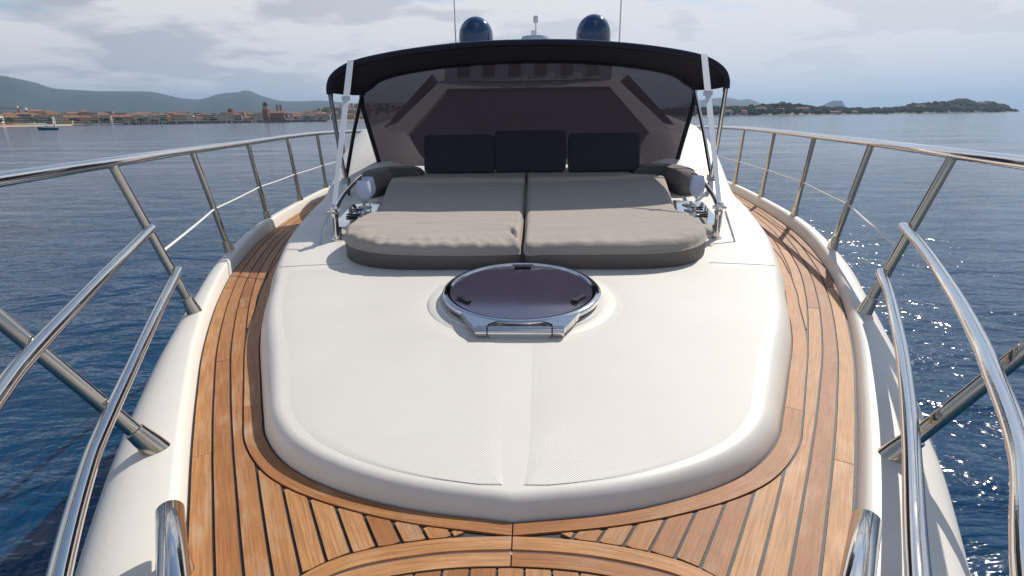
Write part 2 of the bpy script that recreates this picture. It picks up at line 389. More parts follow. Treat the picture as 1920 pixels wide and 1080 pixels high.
# ---- teak deck: caulk bed and single planks
def strip_mesh(A, B, z0, z1, u0=0):        # plank between two polylines, raised from z0 to z1
    n = len(A); vs = []; uv = []; s = u0
    for i in range(n):
        if i: s += (A[i]-A[i-1]).length*.5+(B[i]-B[i-1]).length*.5
        w = (A[i]-B[i]).length
        vs += [W3(A[i].x, A[i].y, z1), W3(B[i].x, B[i].y, z1), W3(A[i].x, A[i].y, z0), W3(B[i].x, B[i].y, z0)]; uv += [(s, 0), (s, w), (s, -.004), (s, w+.004)]
    fs = []
    for i in range(n-1):
        a = i*4; b = a+4; fs += [(a, a+1, b+1, b), (a, b, b+2, a+2), (a+1, a+3, b+3, b+1)]
    fs += [(0, 2, 3, 1), (4*n-4, 4*n-3, 4*n-1, 4*n-2)]
    return vs, fs, uv
deck_edge = [Vector((teak_hb(y), y, 0)) for y in [-.25+i*.05 for i in range(11)]+[.3+i*.004 for i in range(300)]+[1.5+i*.02 for i in range(80)]+[3.1+i*.08 for i in range(110)]]
vs = []; fs = []
for p in deck_edge: vs += [W3(-p.x-.004, p.y, ZD-.005), W3(p.x+.004, p.y, ZD-.005)]
for i in range(len(deck_edge)-1): fs.append((2*i, 2*i+1, 2*i+3, 2*i+2))
deck = obj('teak_deck', vs, fs, 'caulk', yacht)
lock_out = cat([(0,.887,0),(.09,.883,0),(.17,.873,0),(.26,.853,0),(.33,.828,0),(.385,.79,0),(.42,.735,0),(.435,.66,0),(.44,.5,0),(.44,.2,0),(.44,-.2,0)], 8)
marg_in = offset(roof_out, .004)
def voff(extra): return [offset(roof_out, extra+.038+.012*sstep(.96, 1.12, p.y))[i] for i, p in enumerate(roof_out)]
marg_out = voff(0)
for pl in (marg_in, marg_out): pl[0].x = 0
def inside(pl, x, y):                      # is (x>=0,y) inside the half outline pl (x as a function along its run)
    c = False; P = [(p.x, p.y) for p in pl]+[(-1, pl[-1].y), (-1, pl[0].y)]
    j = len(P)-1
    for i in range(len(P)):
        if (P[i][1] > y) != (P[j][1] > y) and x < (P[j][0]-P[i][0])*(y-P[i][1])/(P[j][1]-P[i][1])+P[i][0]: c = not c
        j = i
    return c
marg_clip = voff(.0058); marg_clip[0].x = 0
lock_clip = offset(lock_out, -.0055); lock_clip[0].x = 0
def blocked(p): return p.x < .004 or inside(marg_clip, p.x, p.y) or (p.y < .93 and inside(lock_clip, p.x, p.y))
PW = .048; CW = .0066
rnd = random.Random(3)
for k in range(14):
    oa = offset(deck_edge, -(.006+k*PW), False); ob = offset(deck_edge, -(.006+k*PW+PW-CW), False)
    runs = []; cur = []
    for i in range(len(oa)):
        a, b = oa[i], ob[i]
        if a.y < .25 or a.y > 8.2: ok = False
        else:
            ok = True; ba, bb = blocked(a), blocked(b)
            if ba and bb: ok = False
            elif ba or bb:
                lo, hi = (a, b) if bb else (b, a)      # lo is free
                f0, f1 = 0., 1.
                for _ in range(14):
                    fm = (f0+f1)/2
                    if blocked(lo.lerp(hi, fm)): f1 = fm
                    else: f0 = fm
                e = lo.lerp(hi, f0)
                if (e-lo).length < .003: ok = False
                elif bb: b = e
                else: a = e
        if ok: cur.append((a, b))
        elif cur: runs.append(cur); cur = []
    if cur: runs.append(cur)
    for run in runs:
        if len(run) < 3: continue
        cuts = [0]; acc = 0; nxt = rnd.uniform(.5, 1.5)+(k % 3)*.25
        for i in range(1, len(run)):
            acc += (run[i][0]-run[i-1][0]).length
            if acc > nxt and len(run)-i > 8 and len(run) > 30: cuts.append(i); acc = 0; nxt = rnd.uniform(1.2, 1.9)
        cuts.append(len(run)-1)
        for c0, c1 in zip(cuts[:-1], cuts[1:]):
            seg = run[c0:c1+1]
            if len(seg) < 3: continue
            A = [a.copy() for a, b in seg]; B = [b.copy() for a, b in seg]
            if c1 != len(run)-1:             # hairline butt joint
                for Q in (A, B): Q[-1] = Q[-1]+(Q[-2]-Q[-1]).normalized()*.0022
            for sg in (1, -1):
                A2 = [Vector((a.x*sg, a.y, 0)) for a in A]; B2 = [Vector((b.x*sg, b.y, 0)) for b in B]
                dz = rnd.uniform(-.0005, .0005)
                v, f, uv = strip_mesh(A2, B2, ZD-.006, ZD+dz)
                if sg > 0: f = [q[::-1] for q in f]
                obj('plank', v, f, 'teak', deck, False, uv)
def board_run(name, inn, out, splits, parent, z=ZD, two=True):
    acc = [0]
    for i in range(1, len(inn)): acc.append(acc[-1]+(inn[i]-inn[i-1]).length)
    cuts = [0]+[min(range(len(acc)), key=lambda i: abs(acc[i]-s)) for s in splits if s < acc[-1]]+[len(inn)-1]
    for c0, c1 in zip(cuts[:-1], cuts[1:]):
        if c1-c0 < 1: continue
        A = [p.copy() for p in inn[c0:c1+1]]; B = [p.copy() for p in out[c0:c1+1]]
        for Q in (A, B):
            Q[0] = Q[0]+(Q[1]-Q[0]).normalized()*.0015
        for sg in (1, -1):
            A2 = [Vector((p.x*sg, p.y, 0)) for p in A]; B2 = [Vector((p.x*sg, p.y, 0)) for p in B]
            v, f, uv = strip_mesh(A2, B2, z-.006, z)
            if sg < 0: f = [q[::-1] for q in f]
            obj(name, v, f, 'teak', parent, False, uv)
board_run('margin_board', marg_in, marg_out, [.98, 2.3, 3.9, 5.6], deck)
# anchor locker: raised frame, gap, lid with its own planks
l0 = offset(lock_out, 0); l1 = offset(lock_out, .034); l2 = offset(lock_out, .043); l3 = offset(lock_out, .076); l4 = offset(lock_out, .081)
for pl in (l0, l1, l2, l3, l4): pl[0].x = 0
board_run('locker_frame', l1, l0, [.62], deck, ZD+.002)
lid = None
vs = []; fs = []
for p in l2: vs += [W3(-p.x, p.y, ZD-.0025), W3(p.x, p.y, ZD-.0025)]
fs = [(2*i, 2*i+2, 2*i+3, 2*i+1) for i in range(len(l2)-1)]
lid = obj('anchor_locker_lid', vs, fs, 'caulk', yacht)
board_run('lid_margin', l3, l2, [.62], lid, ZD+.002)
vs = []; fs = []                            # grey gutter showing in the gap
for p, q in zip(l1, l2): vs += [W3(p.x, p.y, ZD-.0035), W3(q.x, q.y, ZD-.0035), W3(-p.x, p.y, ZD-.0035), W3(-q.x, q.y, ZD-.0035)]
for i in range(len(l1)-1): a = 4*i; fs += [(a, a+1, a+5, a+4), (a+2, a+6, a+7, a+3)]
obj('gutter', vs, fs, 'gel', deck)
l4x = table(sorted({round(p.y, 4): p.x for p in l4}.items()))
def lid_top(x):
    for i in range(len(l4)-1):
        a, b = l4[i], l4[i+1]
        if a.x <= x <= b.x and b.x > a.x: return a.y+(b.y-a.y)*(x-a.x)/(b.x-a.x)
    return .3
pitch = .052
for j in range(-7, 8):
    xa, xb = j*pitch-pitch/2+.0026, j*pitch+pitch/2-.0026
    xs = [xa+(xb-xa)*i/4 for i in range(5)]
    if max(abs(xa), abs(xb)) > .352: continue
    A = []; ys = [lid_top(abs(x)) for x in xs]
    vs = []; uv = []
    for x, y in zip(xs, ys): vs.append(W3(x, y, ZD+.0018)); uv.append((0, x))
    for x in xs[::-1]: vs.append(W3(x, .25, ZD+.0018)); uv.append((.6, x))
    obj('lid_plank', vs, [tuple(range(len(vs)))[::-1]], 'teak', lid, False, uv)
mb = MB(); mb.box(W3(0,.752,ZD+.004), (.046,.03,.006)); mb.lathe([(.013,.0),(.013,.003),(.0,.003)], W3(0,.752,ZD+.0075), 20); mb.build('lid_latch', 'steel', lid)

# ---- bulwark (rounded cap rail moulding) and hull
def bulw_w(y): return .235-.11*sstep(.7, 2.6, y)
def bulw_h(y): return .045+.03*sstep(1.6, 4.2, y)
vs = []; fs = []; ring = 0
for p in deck_edge:
    x0 = p.x; w = bulw_w(p.y); h = bulw_h(p.y)
    prof = [(x0, ZD-.012), (x0+.006, ZD+.012), (x0+.014, ZD+h*.8), (x0+.022, ZD+h*.97), (x0+.034, ZD+h)]
    for a in range(1, 9):
        t = a/8; prof.append((x0+.034+(w-.034)*math.sin(t*math.pi/2)**.62, ZD+h-.02*math.sin(t*math.pi/2)-.11*(1-max(0, math.cos(t*math.pi/2))**.62)))
    ring = len(prof); vs += [W3(x, p.y, z) for x, z in prof]
for i in range(len(deck_edge)-1):
    for k in range(ring-1): a = i*ring+k; fs.append((a, a+ring, a+ring+1, a+1))
for sg, f2 in ((1, fs), (-1, [q[::-1] for q in fs])):
    obj('bulwark', [(v.x*sg, v.y, v.z) for v in vs], f2, 'gel', yacht, True)
vs = []; fs = []; ring = 0
for p in deck_edge:
    xo = p.x+bulw_w(p.y); zz = ZD+bulw_h(p.y)-.13
    fl = .35*sstep(3.5, -.5, p.y); xw = max(0, xo*(.97-.35*sstep(4, -.6, p.y))-.05)
    prof = [(xo, zz+.002), (xo+.02, zz-.05), (xo+.028, zz-.16), (xo+.05, zz-.165), (xo+.055, zz-.19), (xo+.05, zz-.215), (xo+.026, zz-.22), (xo*.65+xw*.35, -1.7), (xw, -2.55), (xw*.9, -2.9)]
    ring = len(prof); vs += [W3(x, p.y, z) for x, z in prof]
for i in range(len(deck_edge)-1):
    for k in range(ring-1): a = i*ring+k; fs.append((a, a+ring, a+ring+1, a+1))
for sg, f2 in ((1, fs), (-1, [q[::-1] for q in fs])):
    o = obj('hull_side', [(v.x*sg, v.y, v.z) for v in vs], f2, 'hull', yacht, True); o.data.set_sharp_from_angle(angle=R(35))

# ---- guard rails
ST = [(1.12,.905,1.265,1.0),(2.10,1.405,1.60,2.08),(3.15,1.825,1.925,3.12),(4.2,2.085,2.135,4.17),(5.2,2.235,2.27,5.17),(6.2,2.345,2.37,6.17),(7.2,2.42,2.44,7.17),(8.2,2.46,2.47,8.17)]
ZR = -.150
top_pts = [(0,-.75),(.32,-.62),(.62,-.25),(.90,.32)]+[(t, ty) for _, _, t, ty in ST]+[(2.49,9.5)]
def rail_xz(i, fr):
    y, b, t, ty = ST[i]; zb = ZD+bulw_h(y); return Vector((b+(t-b)*fr, y+(ty-y)*fr, zb+(ZR-zb)*fr))
railing = {}
for sg, nm in ((-1, 'left'), (1, 'right')):
    rl = obj('guard_rail', [], [], None, yacht); tag(rl, 'polished stainless guard rail along the %s side of the deck' % nm)
    def sx(v): return W3(v.x*sg, v.y, v.z)
    pts = cat([(x, y, ZR+.008*math.sin(y*1.3)) for x, y in top_pts], 10)
    MB().tube([sx(p) for p in pts], .0205, 16).build('top_rail', 'steel', rl)
    for i, (y, b, t, ty) in enumerate(ST):
        a = rail_xz(i, 0); e = rail_xz(i, 1); d = (e-a).normalized()
        mb = MB(); mb.tube([sx(a-d*.01), sx(a+d*.1), sx(e-d*.01)], .0175, 14)
        mb.tube([sx(a-d*.028), sx(a+d*.012), sx(a+d*.05), sx(a+d*.062), sx(a+d*.064)], [.031,.028,.0235,.0228,.018], 16)
        mb.build('stanchion', 'reflection_steel', rl)
    if sg < 0: pths = [(1.51,2.1,-.41),(1.291,1.602,-.432),(1.149,1.289,-.446),(1.025,1.025,-.455),(.925,.843,-.457),(.77,.61,-.457),(.5,.28,-.455),(.12,-.35,-.45)], [(1.435,2.1,-.59),(1.25,1.704,-.61),(1.10,1.395,-.625),(.905,1.0,-.64),(.813,.835,-.642),(.663,.601,-.642),(.42,.25,-.64),(.1,-.35,-.63)]
    else: pths = [(1.485,2.1,-.42),(1.34,1.769,-.432),(1.141,1.367,-.446),(.997,1.1,-.454),(.892,.925,-.456),(.725,.663,-.457),(.45,.30,-.455),(.12,-.35,-.45)], [(1.435,2.1,-.605),(1.33,1.88,-.614),(1.113,1.475,-.627),(.961,1.21,-.636),(.815,.97,-.64),(.606,.639,-.642),(.4,.29,-.64),(.1,-.35,-.63)]
    for pth in pths:
        MB().tube([sx(p) for p in cat(pth, 10)], .0165, 14).build('mid_rail', 'steel', rl)
    # the white lifeline running aft from the second stanchion
    lp = [rail_xz(i, .42-.0*i) for i in range(1, 8)]
    pts = []
    for a, b in zip(lp[:-1], lp[1:]): pts += [a.lerp(b, k/6)-Vector((0,0,.003*math.sin(k/6*math.pi))) for k in range(6)]
    MB().tube([sx(p) for p in pts], .0055, 8).build('lifeline', 'cord', rl)
    # mooring cleat on the cap rail
    mb = MB(); c1 = Vector((.645,.812,-.70)); c0 = c1-Vector((.572,.82,0))*.22; dd = (c1-c0).normalized()
    mb.tube([sx(c0-dd*.1), sx(c0), sx(c1-dd*.004), sx(c1)], [.024,.024,.024,.021], 20)
    for f in (.25, .72): q = c0.lerp(c1, f); mb.tube([sx(q+Vector((0,0,.0))), sx(q-Vector((0,0,.095)))], [.017,.022], 14)
    mb.build('mooring_cleat', 'steel', yacht)

# ------------------------------------------------------------------ sun pad cushions
def polar_pad(name, outline, zb, top, m, parent=None, rings=26, edge=.07, band=.06, puff=.0, wrinkle=0, seed=0, seg=200, band_m=None):
    """padded cushion: closed plan outline, zb(x,y) underside, top(x,y) upper face; walls of height band, then a rounded shoulder"""
    P = cat([(x, y, 0) for x, y in outline]+[(outline[0][0], outline[0][1], 0)], 10)[:-1]
    per = [0]
    for i in range(len(P)): per.append(per[-1]+(P[(i+1) % len(P)]-P[i]).length)
    Q = []
    j = 0
    for k in range(seg):
        s = per[-1]*k/seg
        while per[j+1] < s: j += 1
        f = (s-per[j])/(per[j+1]-per[j]); Q.append(P[j].lerp(P[(j+1) % len(P)], f))
    c = sum(Q, Vector((0,0,0)))/seg
    vs = []; fs = []
    for q in Q: vs.append(W3(q.x, q.y, zb(q.x, q.y)))
    def seam(q): return zb(q.x, q.y)+(top(q.x, q.y)-zb(q.x, q.y))*band
    for dz, o in ((-.006, .0), (-.002, .005), (.003, .005), (.007, .0)):
        for q in Q:
            d = (q-c).normalized(); p = q+d*(o+(.004 if dz < 0 else 0)); vs.append(W3(p.x, p.y, seam(q)+dz))
    for r in range(1, rings):
        t = (r/rings)
        for k, q in enumerate(Q):
            Ld = (q-c).length; d = Ld*(1-(1-t)**1.0) if False else None
            rho = 1-t**1.6 if r < rings else 0
            p = c.lerp(q, rho); dist = (1-rho)*Ld
            e = min(1, dist/edge); prof = math.sqrt(max(0, 1-(1-e)**2))
            z = seam(q)+.007; zt = top(p.x, p.y)+puff*min(1, dist/.35)
            zz = z+(zt-z)*prof
            if wrinkle:
                n = noise.noise(Vector((p.x*9+seed, p.y*3.2, seed)))
                fw = math.exp(-((dist-.07)/.06)**2)*sstep(2.95, 2.55, p.y)
                s_ = k*per[-1]/seg
                zz += wrinkle*fw*(noise.noise(Vector((s_*26, dist*5, seed)))+.6*noise.noise(Vector((s_*11, dist*9, seed+4))))
                zz += wrinkle*.35*noise.noise(Vector((p.x*3, p.y*14, seed+9)))*min(1, dist/.05)
            vs.append(W3(p.x, p.y, zz))
    vs.append(W3(c.x, c.y, top(c.x, c.y)+puff))
    nr = 5+rings-1
    for r in range(nr-1):
        for k in range(seg): a = r*seg+k; b = r*seg+(k+1) % seg; fs.append((a, b, b+seg, a+seg))
    last = (nr-1)*seg
    for k in range(seg): fs.append((last+k, last+(k+1) % seg, len(vs)-1))
    fs.append(tuple(range(seg))[::-1])
    if band_m:
        top_fs = [f for f in fs if min(f) >= 2*seg]; bf = [f for f in fs if min(f) < 2*seg]
        me = mesh(name, vs, top_fs, True); bmx = bmesh.new(); bmx.from_mesh(me); bmesh.ops.delete(bmx, geom=[v for v in bmx.verts if not v.link_faces], context='VERTS'); bmesh.ops.recalc_face_normals(bmx, faces=bmx.faces); bmx.to_mesh(me); bmx.free()
        o = link(name, me, m, parent)
        if o.data.polygons[len(o.data.polygons)//2].normal.z < 0: o.data.flip_normals()
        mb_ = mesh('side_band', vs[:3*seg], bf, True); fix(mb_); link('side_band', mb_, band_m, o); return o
    me = mesh(name, vs, fs, True); fix(me)
    return link(name, me, m, parent)
padL = [(-.012,2.40),(-.10,2.388),(-.3,2.385),(-.52,2.395),(-.68,2.43),(-.80,2.50),(-.885,2.60),(-.935,2.72),(-.95,2.85),(-.935,2.98),(-.905,3.08),(-.91,3.22),(-.955,3.5),(-1.03,3.9),(-1.10,4.3),(-1.115,4.44),(-1.06,4.52),(-.94,4.55),(-.885,4.61),(-.875,4.74),(-.82,4.81),(-.4,4.82),(-.1,4.82),(-.014,4.79),(-.010,4.55),(-.010,4.3),(-.010,3.8),(-.010,3.2),(-.010,2.7)]
def pad_top(x, y): return -.548+.045*(y-2.45)+.006*noise.noise(Vector((x*2, y*2, 0)))
def pad_zb(x, y): return zroof(y, x)+.004
for sg, lab, wk, sd_ in ((-1, 'taupe sun pad cushion with gathered, wrinkled front edge, beside the pair of wine glasses', .020, 3), (1, 'taupe sun pad cushion with smooth front edge, nearer the sunlit side rail', .006, 11)):
    ol = [(x*-sg, y) for x, y in padL]
    if sg > 0: ol = ol[::-1]
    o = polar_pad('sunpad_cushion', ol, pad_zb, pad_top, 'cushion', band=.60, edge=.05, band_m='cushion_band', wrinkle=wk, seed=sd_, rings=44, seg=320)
    tag(o, lab, 'cushion', 'sun pad cushions')
# back pillows
def pillow(cx, w, lean, lab, y0=4.66, h=.32, d=.13):
    n = 26; vs = []; fs = []
    def f(a): return math.copysign(abs(a)**.16, a)
    rot = Matrix.Rotation(R(-lean), 3, 'X')
    for i in range(n+1):
        ph = -math.pi/2+math.pi*i/n
        for k in range(56):
            th = 2*math.pi*k/56
            x = f(math.cos(th))*f(math.cos(ph))*w/2; y = f(math.sin(ph))*d/2; z = f(math.sin(th))*f(math.cos(ph))*h/2
            q = 1-.0*abs(x); y *= .82+.18*(1-(2*x/w)**2)*(1-(2*z/h)**2)
            vs.append(rot @ Vector((x, y, z+h/2)))
    for i in range(n):
        for k in range(56): a = i*56+k; b = i*56+(k+1) % 56; fs.append((a, b, b+56, a+56))
    me = fix(mesh('back_pillow', vs, fs, True)); o = link('back_pillow', me, 'cushion_dark'); o.location = W3(cx, y0, pad_top(cx, y0-.05)+.002)
    return tag(o, lab, 'pillow', 'back pillows')
pillow(-.575, .60, 14, 'dark pillow standing left of the middle one on the sun pad')
pillow(.03, .61, 10, 'dark middle pillow standing highest against the sunscreen', 4.68, .345)
pillow(.655, .60, 14, 'dark pillow standing right of the middle one on the sun pad')
# side bolsters
for sg, lab in ((-1, 'dark rounded bolster cushion behind the wine glass pair'), (1, 'dark rounded bolster with a sunlit tip behind the single wine glass')):
    ol = [(.90,4.60),(.91,4.78),(1.0,4.86),(1.2,4.84),(1.36,4.68),(1.40,4.45),(1.33,4.28),(1.2,4.22),(1.14,4.40),(1.10,4.57),(1.0,4.585)]
    ol = [(x*sg, y) for x, y in ol]
    if sg < 0: ol = ol[::-1]
    o = polar_pad('bolster', ol, lambda x, y: zroof(y, x)+.004, lambda x, y: -.40+.02*(y-4.3), 'cushion_band', band=.35, edge=.12, rings=18, seg=140)
    tag(o, lab, 'cushion', 'side bolsters')

# ------------------------------------------------------------------ side trays, grab rails, glasses
def glass(loc, lab):
    o = empty('wine_glass', loc); tag(o, lab, 'wine glass', 'wine glasses')
    mb = MB(); mb.lathe([(r*1.06, z*1.12) for r, z in [(.0,.095),(.012,.098),(.028,.110),(.040,.132),(.043,.15),(.038,.185),(.033,.212),(.0315,.212),(.0365,.185),(.041,.15),(.038,.134),(.026,.113),(.0,.1)]], loc, 28); mb.build('bowl', 'frost', o)
    mb = MB(); mb.lathe([(r*1.06, z*1.12) for r, z in [(.0,.002),(.034,.0),(.035,.002),(.03,.005),(.008,.010),(.0045,.018),(.004,.06),(.0045,.088),(.012,.098),(.0,.0985)]], loc, 24); mb.build('stem', 'clear', o)
    return o
for sg, nm in ((-1, 'left'), (1, 'right')):
    tr = obj('drinks_tray', [], [], None, yacht)
    vs = []; y0, y1 = 3.06, 3.72
    def tz(x, y): return zroof(y, x)+.055
    mb = MB()
    A = [(.945,3.10),(1.10,3.06),(1.16,3.2),(1.215,3.72),(1.02,3.74),(.975,3.45)]
    k = len(A); mb.add([W3(x*sg, y, tz(x, y)+.004) for x, y in A]+[W3(x*sg, y, zroof(y, x)-.004) for x, y in A], [tuple(range(k)) if sg > 0 else tuple(range(k))[::-1]]+[(i, (i+1) % k, k+(i+1) % k, k+i) if sg < 0 else (i, k+i, k+(i+1) % k, (i+1) % k) for i in range(k)])
    mb.build('tray', 'steel', tr, angle=20)
    for (x, y) in ((1.06,3.42),(1.09,3.58)):
        mb = MB(); mb.lathe([(.045,.0),(.048,.006),(.042,.008),(.038,.004),(.037,-.002)], W3(x*sg, y, tz(x, y)+.004), 24); mb.build('cup_ring', 'steel', tr)
    for (x, y) in ((1.03,3.30),(1.045,3.36),(1.06,3.50)):
        mb = MB(); mb.box(W3(x*sg+.06*sg, y, tz(x, y)+.008), (.07,.018,.008)); mb.build('slot_trim', 'plasticblack', tr)
    mb = MB(); mb.box(W3(.985*sg, 3.14, tz(1, 3.14)+.01), (.05,.05,.012)); 
    mb.build('tray_end', 'clear', tr)
    pts = cat([(1.10,3.02,-.60),(1.125,3.1,-.535),(1.18,3.4,-.48),(1.25,3.85,-.445),(1.31,4.25,-.43),(1.335,4.38,-.45),(1.34,4.42,-.53)], 8)
    MB().tube([W3(p.x*sg, p.y, p.z) for p in pts], .014, 12).build('grab_rail', 'steel', tr)
gz = zroof(3.23, 1.0)+.055+.0045
glass(W3(-.965, 3.20, gz), 'nearer frosted wine glass of the pair on the shaded tray')
glass(W3(-.985, 3.36, zroof(3.36, 1.0)+.0597), 'farther frosted wine glass of the pair on the shaded tray')
glass(W3(1.045, 3.30, zroof(3.3, 1.04)+.0597), 'single frosted wine glass on the sunlit tray')

# ------------------------------------------------------------------ bimini canopy and sunscreen
bim = obj('bimini', [], [], None, yacht); tag(bim, 'dark navy folding canopy on a stainless frame over the sun pad')
fr_prof = [(0,.505),(.2,.503),(.45,.493),(.75,.466),(1.0,.432),(1.18,.396),(1.29,.355),(1.365,.30),(1.395,.24),(1.40,.185)]
bk_prof = [(0,.470),(.2,.468),(.45,.460),(.75,.436),(1.0,.405),(1.18,.372),(1.30,.335),(1.385,.285),(1.42,.245),(1.43,.215)]
def arch(t):                               # 0 front .. 1 back
    a = cat([(x, 0, z) for x, z in fr_prof], 5); b = cat([(x, 0, z) for x, z in bk_prof], 5)
    y = 4.0+.93*t; dip = -.012*math.sin(math.pi*t)
    r = [p.lerp(q, t) for p, q in zip(a, b)]
    return [Vector((-p.x, y, p.z+dip)) for p in r[::-1]][:-1]+[Vector((p.x, y, p.z+dip)) for p in r]
vs = []; fs = []; rows = [arch(t/14) for t in range(15)]; m = len(rows[0])
for r in rows: vs += [W3(*p)+Vector((0, 0, .006*noise.noise(Vector((p.x*4, p.y*5, 1))))) for p in r]
for i in range(14):
    for k in range(m-1): a = i*m+k; fs.append((a, a+1, a+m+1, a+m))
o = obj('canopy', vs, fs, 'canvas', bim, True); sm = o.modifiers.new('thickness', 'SOLIDIFY'); sm.thickness = .008; sm.offset = -1
MB().tube([W3(p.x, p.y-.006, p.z-.010) for p in rows[0]], .017, 12).build('front_hem', 'hem', bim)
MB().tube([W3(p.x*.99, p.y+.03, p.z-.03) for p in rows[0]], .003, 6).build('hem_stitching', 'plasticblack', bim)
MB().tube([W3(p.x, p.y-.004, p.z-.008) for p in rows[-1]], .014, 12).build('rear_hem', 'canvas', bim)
for sg in (-1, 1):
    MB().tube([W3(1.395*sg, 4.0, .20), W3(1.44*sg, 4.2, -.20), W3(1.47*sg, 4.36, -.46)], .0155, 14).build('front_bow', 'steel', bim)
    MB().tube([W3(1.425*sg, 4.9, .24), W3(1.455*sg, 4.62, -.12), W3(1.475*sg, 4.38, -.46)], .0155, 14).build('rear_bow', 'plasticblack' if sg < 0 else 'steel', bim)
    mb = MB(); mb.box(W3(1.475*sg, 4.38, -.475), (.05,.07,.05)); mb.tube([W3(1.475*sg, 4.38, -.47), W3(1.475*sg, 4.38, zroof(4.38, 1.475)-.01)], [.02,.03], 14); mb.build('hinge_foot', 'steel', bim)
    # tension strap down to the stub post
    a = W3(1.215*sg, 3.975, .395); b = W3(1.082*sg, 2.995, -.47); d = (b-a).normalized(); sd2 = Vector((1,0,0)); sd2 = (sd2-d*sd2.dot(d)).normalized(); nn = d.cross(sd2)
    vs = []; nst = 12
    for i in range(nst+1):
        p = a.lerp(b, i/nst); w = .021 if i < 4 else .019-.007*(i-4)/8
        vs += [p+sd2*w+nn*.0015, p-sd2*w+nn*.0015, p-sd2*w-nn*.0015, p+sd2*w-nn*.0015]
    fs = []
    for i in range(nst):
        q = i*4; fs += [(q+k, q+(k+1) % 4, q+4+(k+1) % 4, q+4+k) for k in range(4)]
    fs += [(3,2,1,0), (nst*4, nst*4+1, nst*4+2, nst*4+3)]
    st = obj('tension_strap', vs, fs, 'strap', bim)
    mb = MB(); p = a.lerp(b, .30); mb.box(p, (.056,.012,.03)); mb.build('buckle', 'white', st)
    mb = MB(); q0 = W3(1.082*sg, 2.995, 0); zt = zroof(2.995, 1.082)
    mb.tube([W3(1.085*sg, 2.995, zt-.01), W3(1.083*sg, 2.995, -.52)], .0175, 16); mb.tube([W3(1.085*sg, 2.995, zt-.004), W3(1.085*sg, 2.995, zt+.006)], .03, 20)
    mb.build('stub_post', 'steel', bim)
    mb = MB(); mb.lathe([(0,-.045),(.020,-.04),(.024,-.02),(.016,-.012),(.022,-.004),(.025,.012),(.018,.028),(0,.034)], W3(1.083*sg, 2.995, -.488), 16)
    mb.tube([W3((1.083+.035)*sg, 2.98, -.49), W3((1.083-.035)*sg, 3.0, -.486)], .009, 10); mb.tube([W3(1.083*sg, 2.96, -.475), W3(1.083*sg, 3.02, -.485)], .008, 10)
    mb.build('strap_shackle', 'steel', bim)
    MB().tube([W3(1.12*sg, 3.0, -.51), W3(1.165*sg, 2.93, zroof(2.93, 1.165))], .006, 8).build('post_stay', 'steel', bim)
# sunscreen panel in front of the windscreen
scr = obj('sunscreen', [], [], None, yacht); tag(scr, 'dark open-weave sunscreen stretched behind the sun pad in front of the windscreen')
top = [(p.x, p.z-.005) for p in cat([(x*.985, 0, z-.006) for x, z in bk_prof[:8]], 5)]
top_f = table([(x, z) for x, z in top])
vs = []; fs = []; nc = 60; nr = 24
for i in range(nr+1):
    t = i/nr
    for c in range(nc+1):
        s = -1+2*c/nc
        hw = 1.355+.10*min(1, t*1.25)
        x = s*hw
        zb = zroof(4.93, 0)+.0+.03; zt = top_f(min(abs(x), 1.36))-.05*sstep(1.33, 1.46, abs(x))
        z = zb+(zt-zb)*t
        y = 4.945+.05*(1-t)+.012*noise.noise(Vector((x*2.2, z*3, 5)))
        vs.append(W3(x, y, z))
for i in range(nr):
    for c in range(nc): a = i*(nc+1)+c; fs.append((a, a+1, a+nc+2, a+nc+1))
obj('screen_cloth', vs, fs, 'mesh', scr, True)
for sg in (-1, 1):
    c = nc if sg > 0 else 0
    MB().tube([Vector(vs[i*(nc+1)+c]) for i in range(nr+1)], .020, 10).build('screen_border', 'canvas', scr)
MB().tube([Vector(vs[nr*(nc+1)+c]) for c in range(nc+1)], .014, 8).build('top_zip', 'plasticblack', scr)

# ------------------------------------------------------------------ windscreen and wheelhouse behind the screen
house = obj('wheelhouse', [], [], None, yacht)
def quad(name, pts, m, parent, th=.0):
    vs = [W3(*p) for p in pts]; n = len(pts)
    if th:
        nn = (vs[1]-vs[0]).cross(vs[2]-vs[0]).normalized()*th; vs += [v-nn for v in vs]
        return obj(name, vs, [tuple(range(n)), tuple(range(2*n-1, n-1, -1))]+[(i, n+i, n+(i+1) % n, (i+1) % n) for i in range(n)], m, parent)
    return obj(name, vs, [tuple(range(n))], m, parent)
# raked glass
def ws(x, t): return (x*(1.62-.62*t*.9), 5.35+1.75*t-.25*(x*x)*(1-t)*.6, -.42+.86*t)
vs = []; fs = []; nx, ny = 24, 8
for j in range(ny+1):
    for i in range(nx+1): vs.append(W3(*ws(-1+2*i/nx, j/ny)))
for j in range(ny):
    for i in range(nx): a = j*(nx+1)+i; fs.append((a, a+1, a+nx+2, a+nx+1))
obj('windscreen_glass', vs, fs, 'glassdark', house, True)
def band(name, path, w, th, m):            # flat moulded frame strip along a path on the windscreen
    vs = []; fs = []
    for i, (p, q) in enumerate(path): vs += [W3(p[0], p[1]-th, p[2]+th*.4), W3(q[0], q[1]-th, q[2]+th*.4), W3(*p), W3(*q)]
    for i in range(len(path)-1): a = i*4; fs += [(a, a+1, a+5, a+4), (a, a+4, a+6, a+2), (a+1, a+3, a+7, a+5)]
    return obj(name, vs, fs, m, house, clean=True)
for sg in (-1, 1):
    band('windscreen_pillar', [(ws(sg*(1.02), t/8), ws(sg*(.86), t/8)) for t in range(9)], .1, .03, 'gel')
band('windscreen_header', [(ws(-1+2*i/16, .985), ws(-1+2*i/16, .875)) for i in range(17)], .1, .03, 'gel')
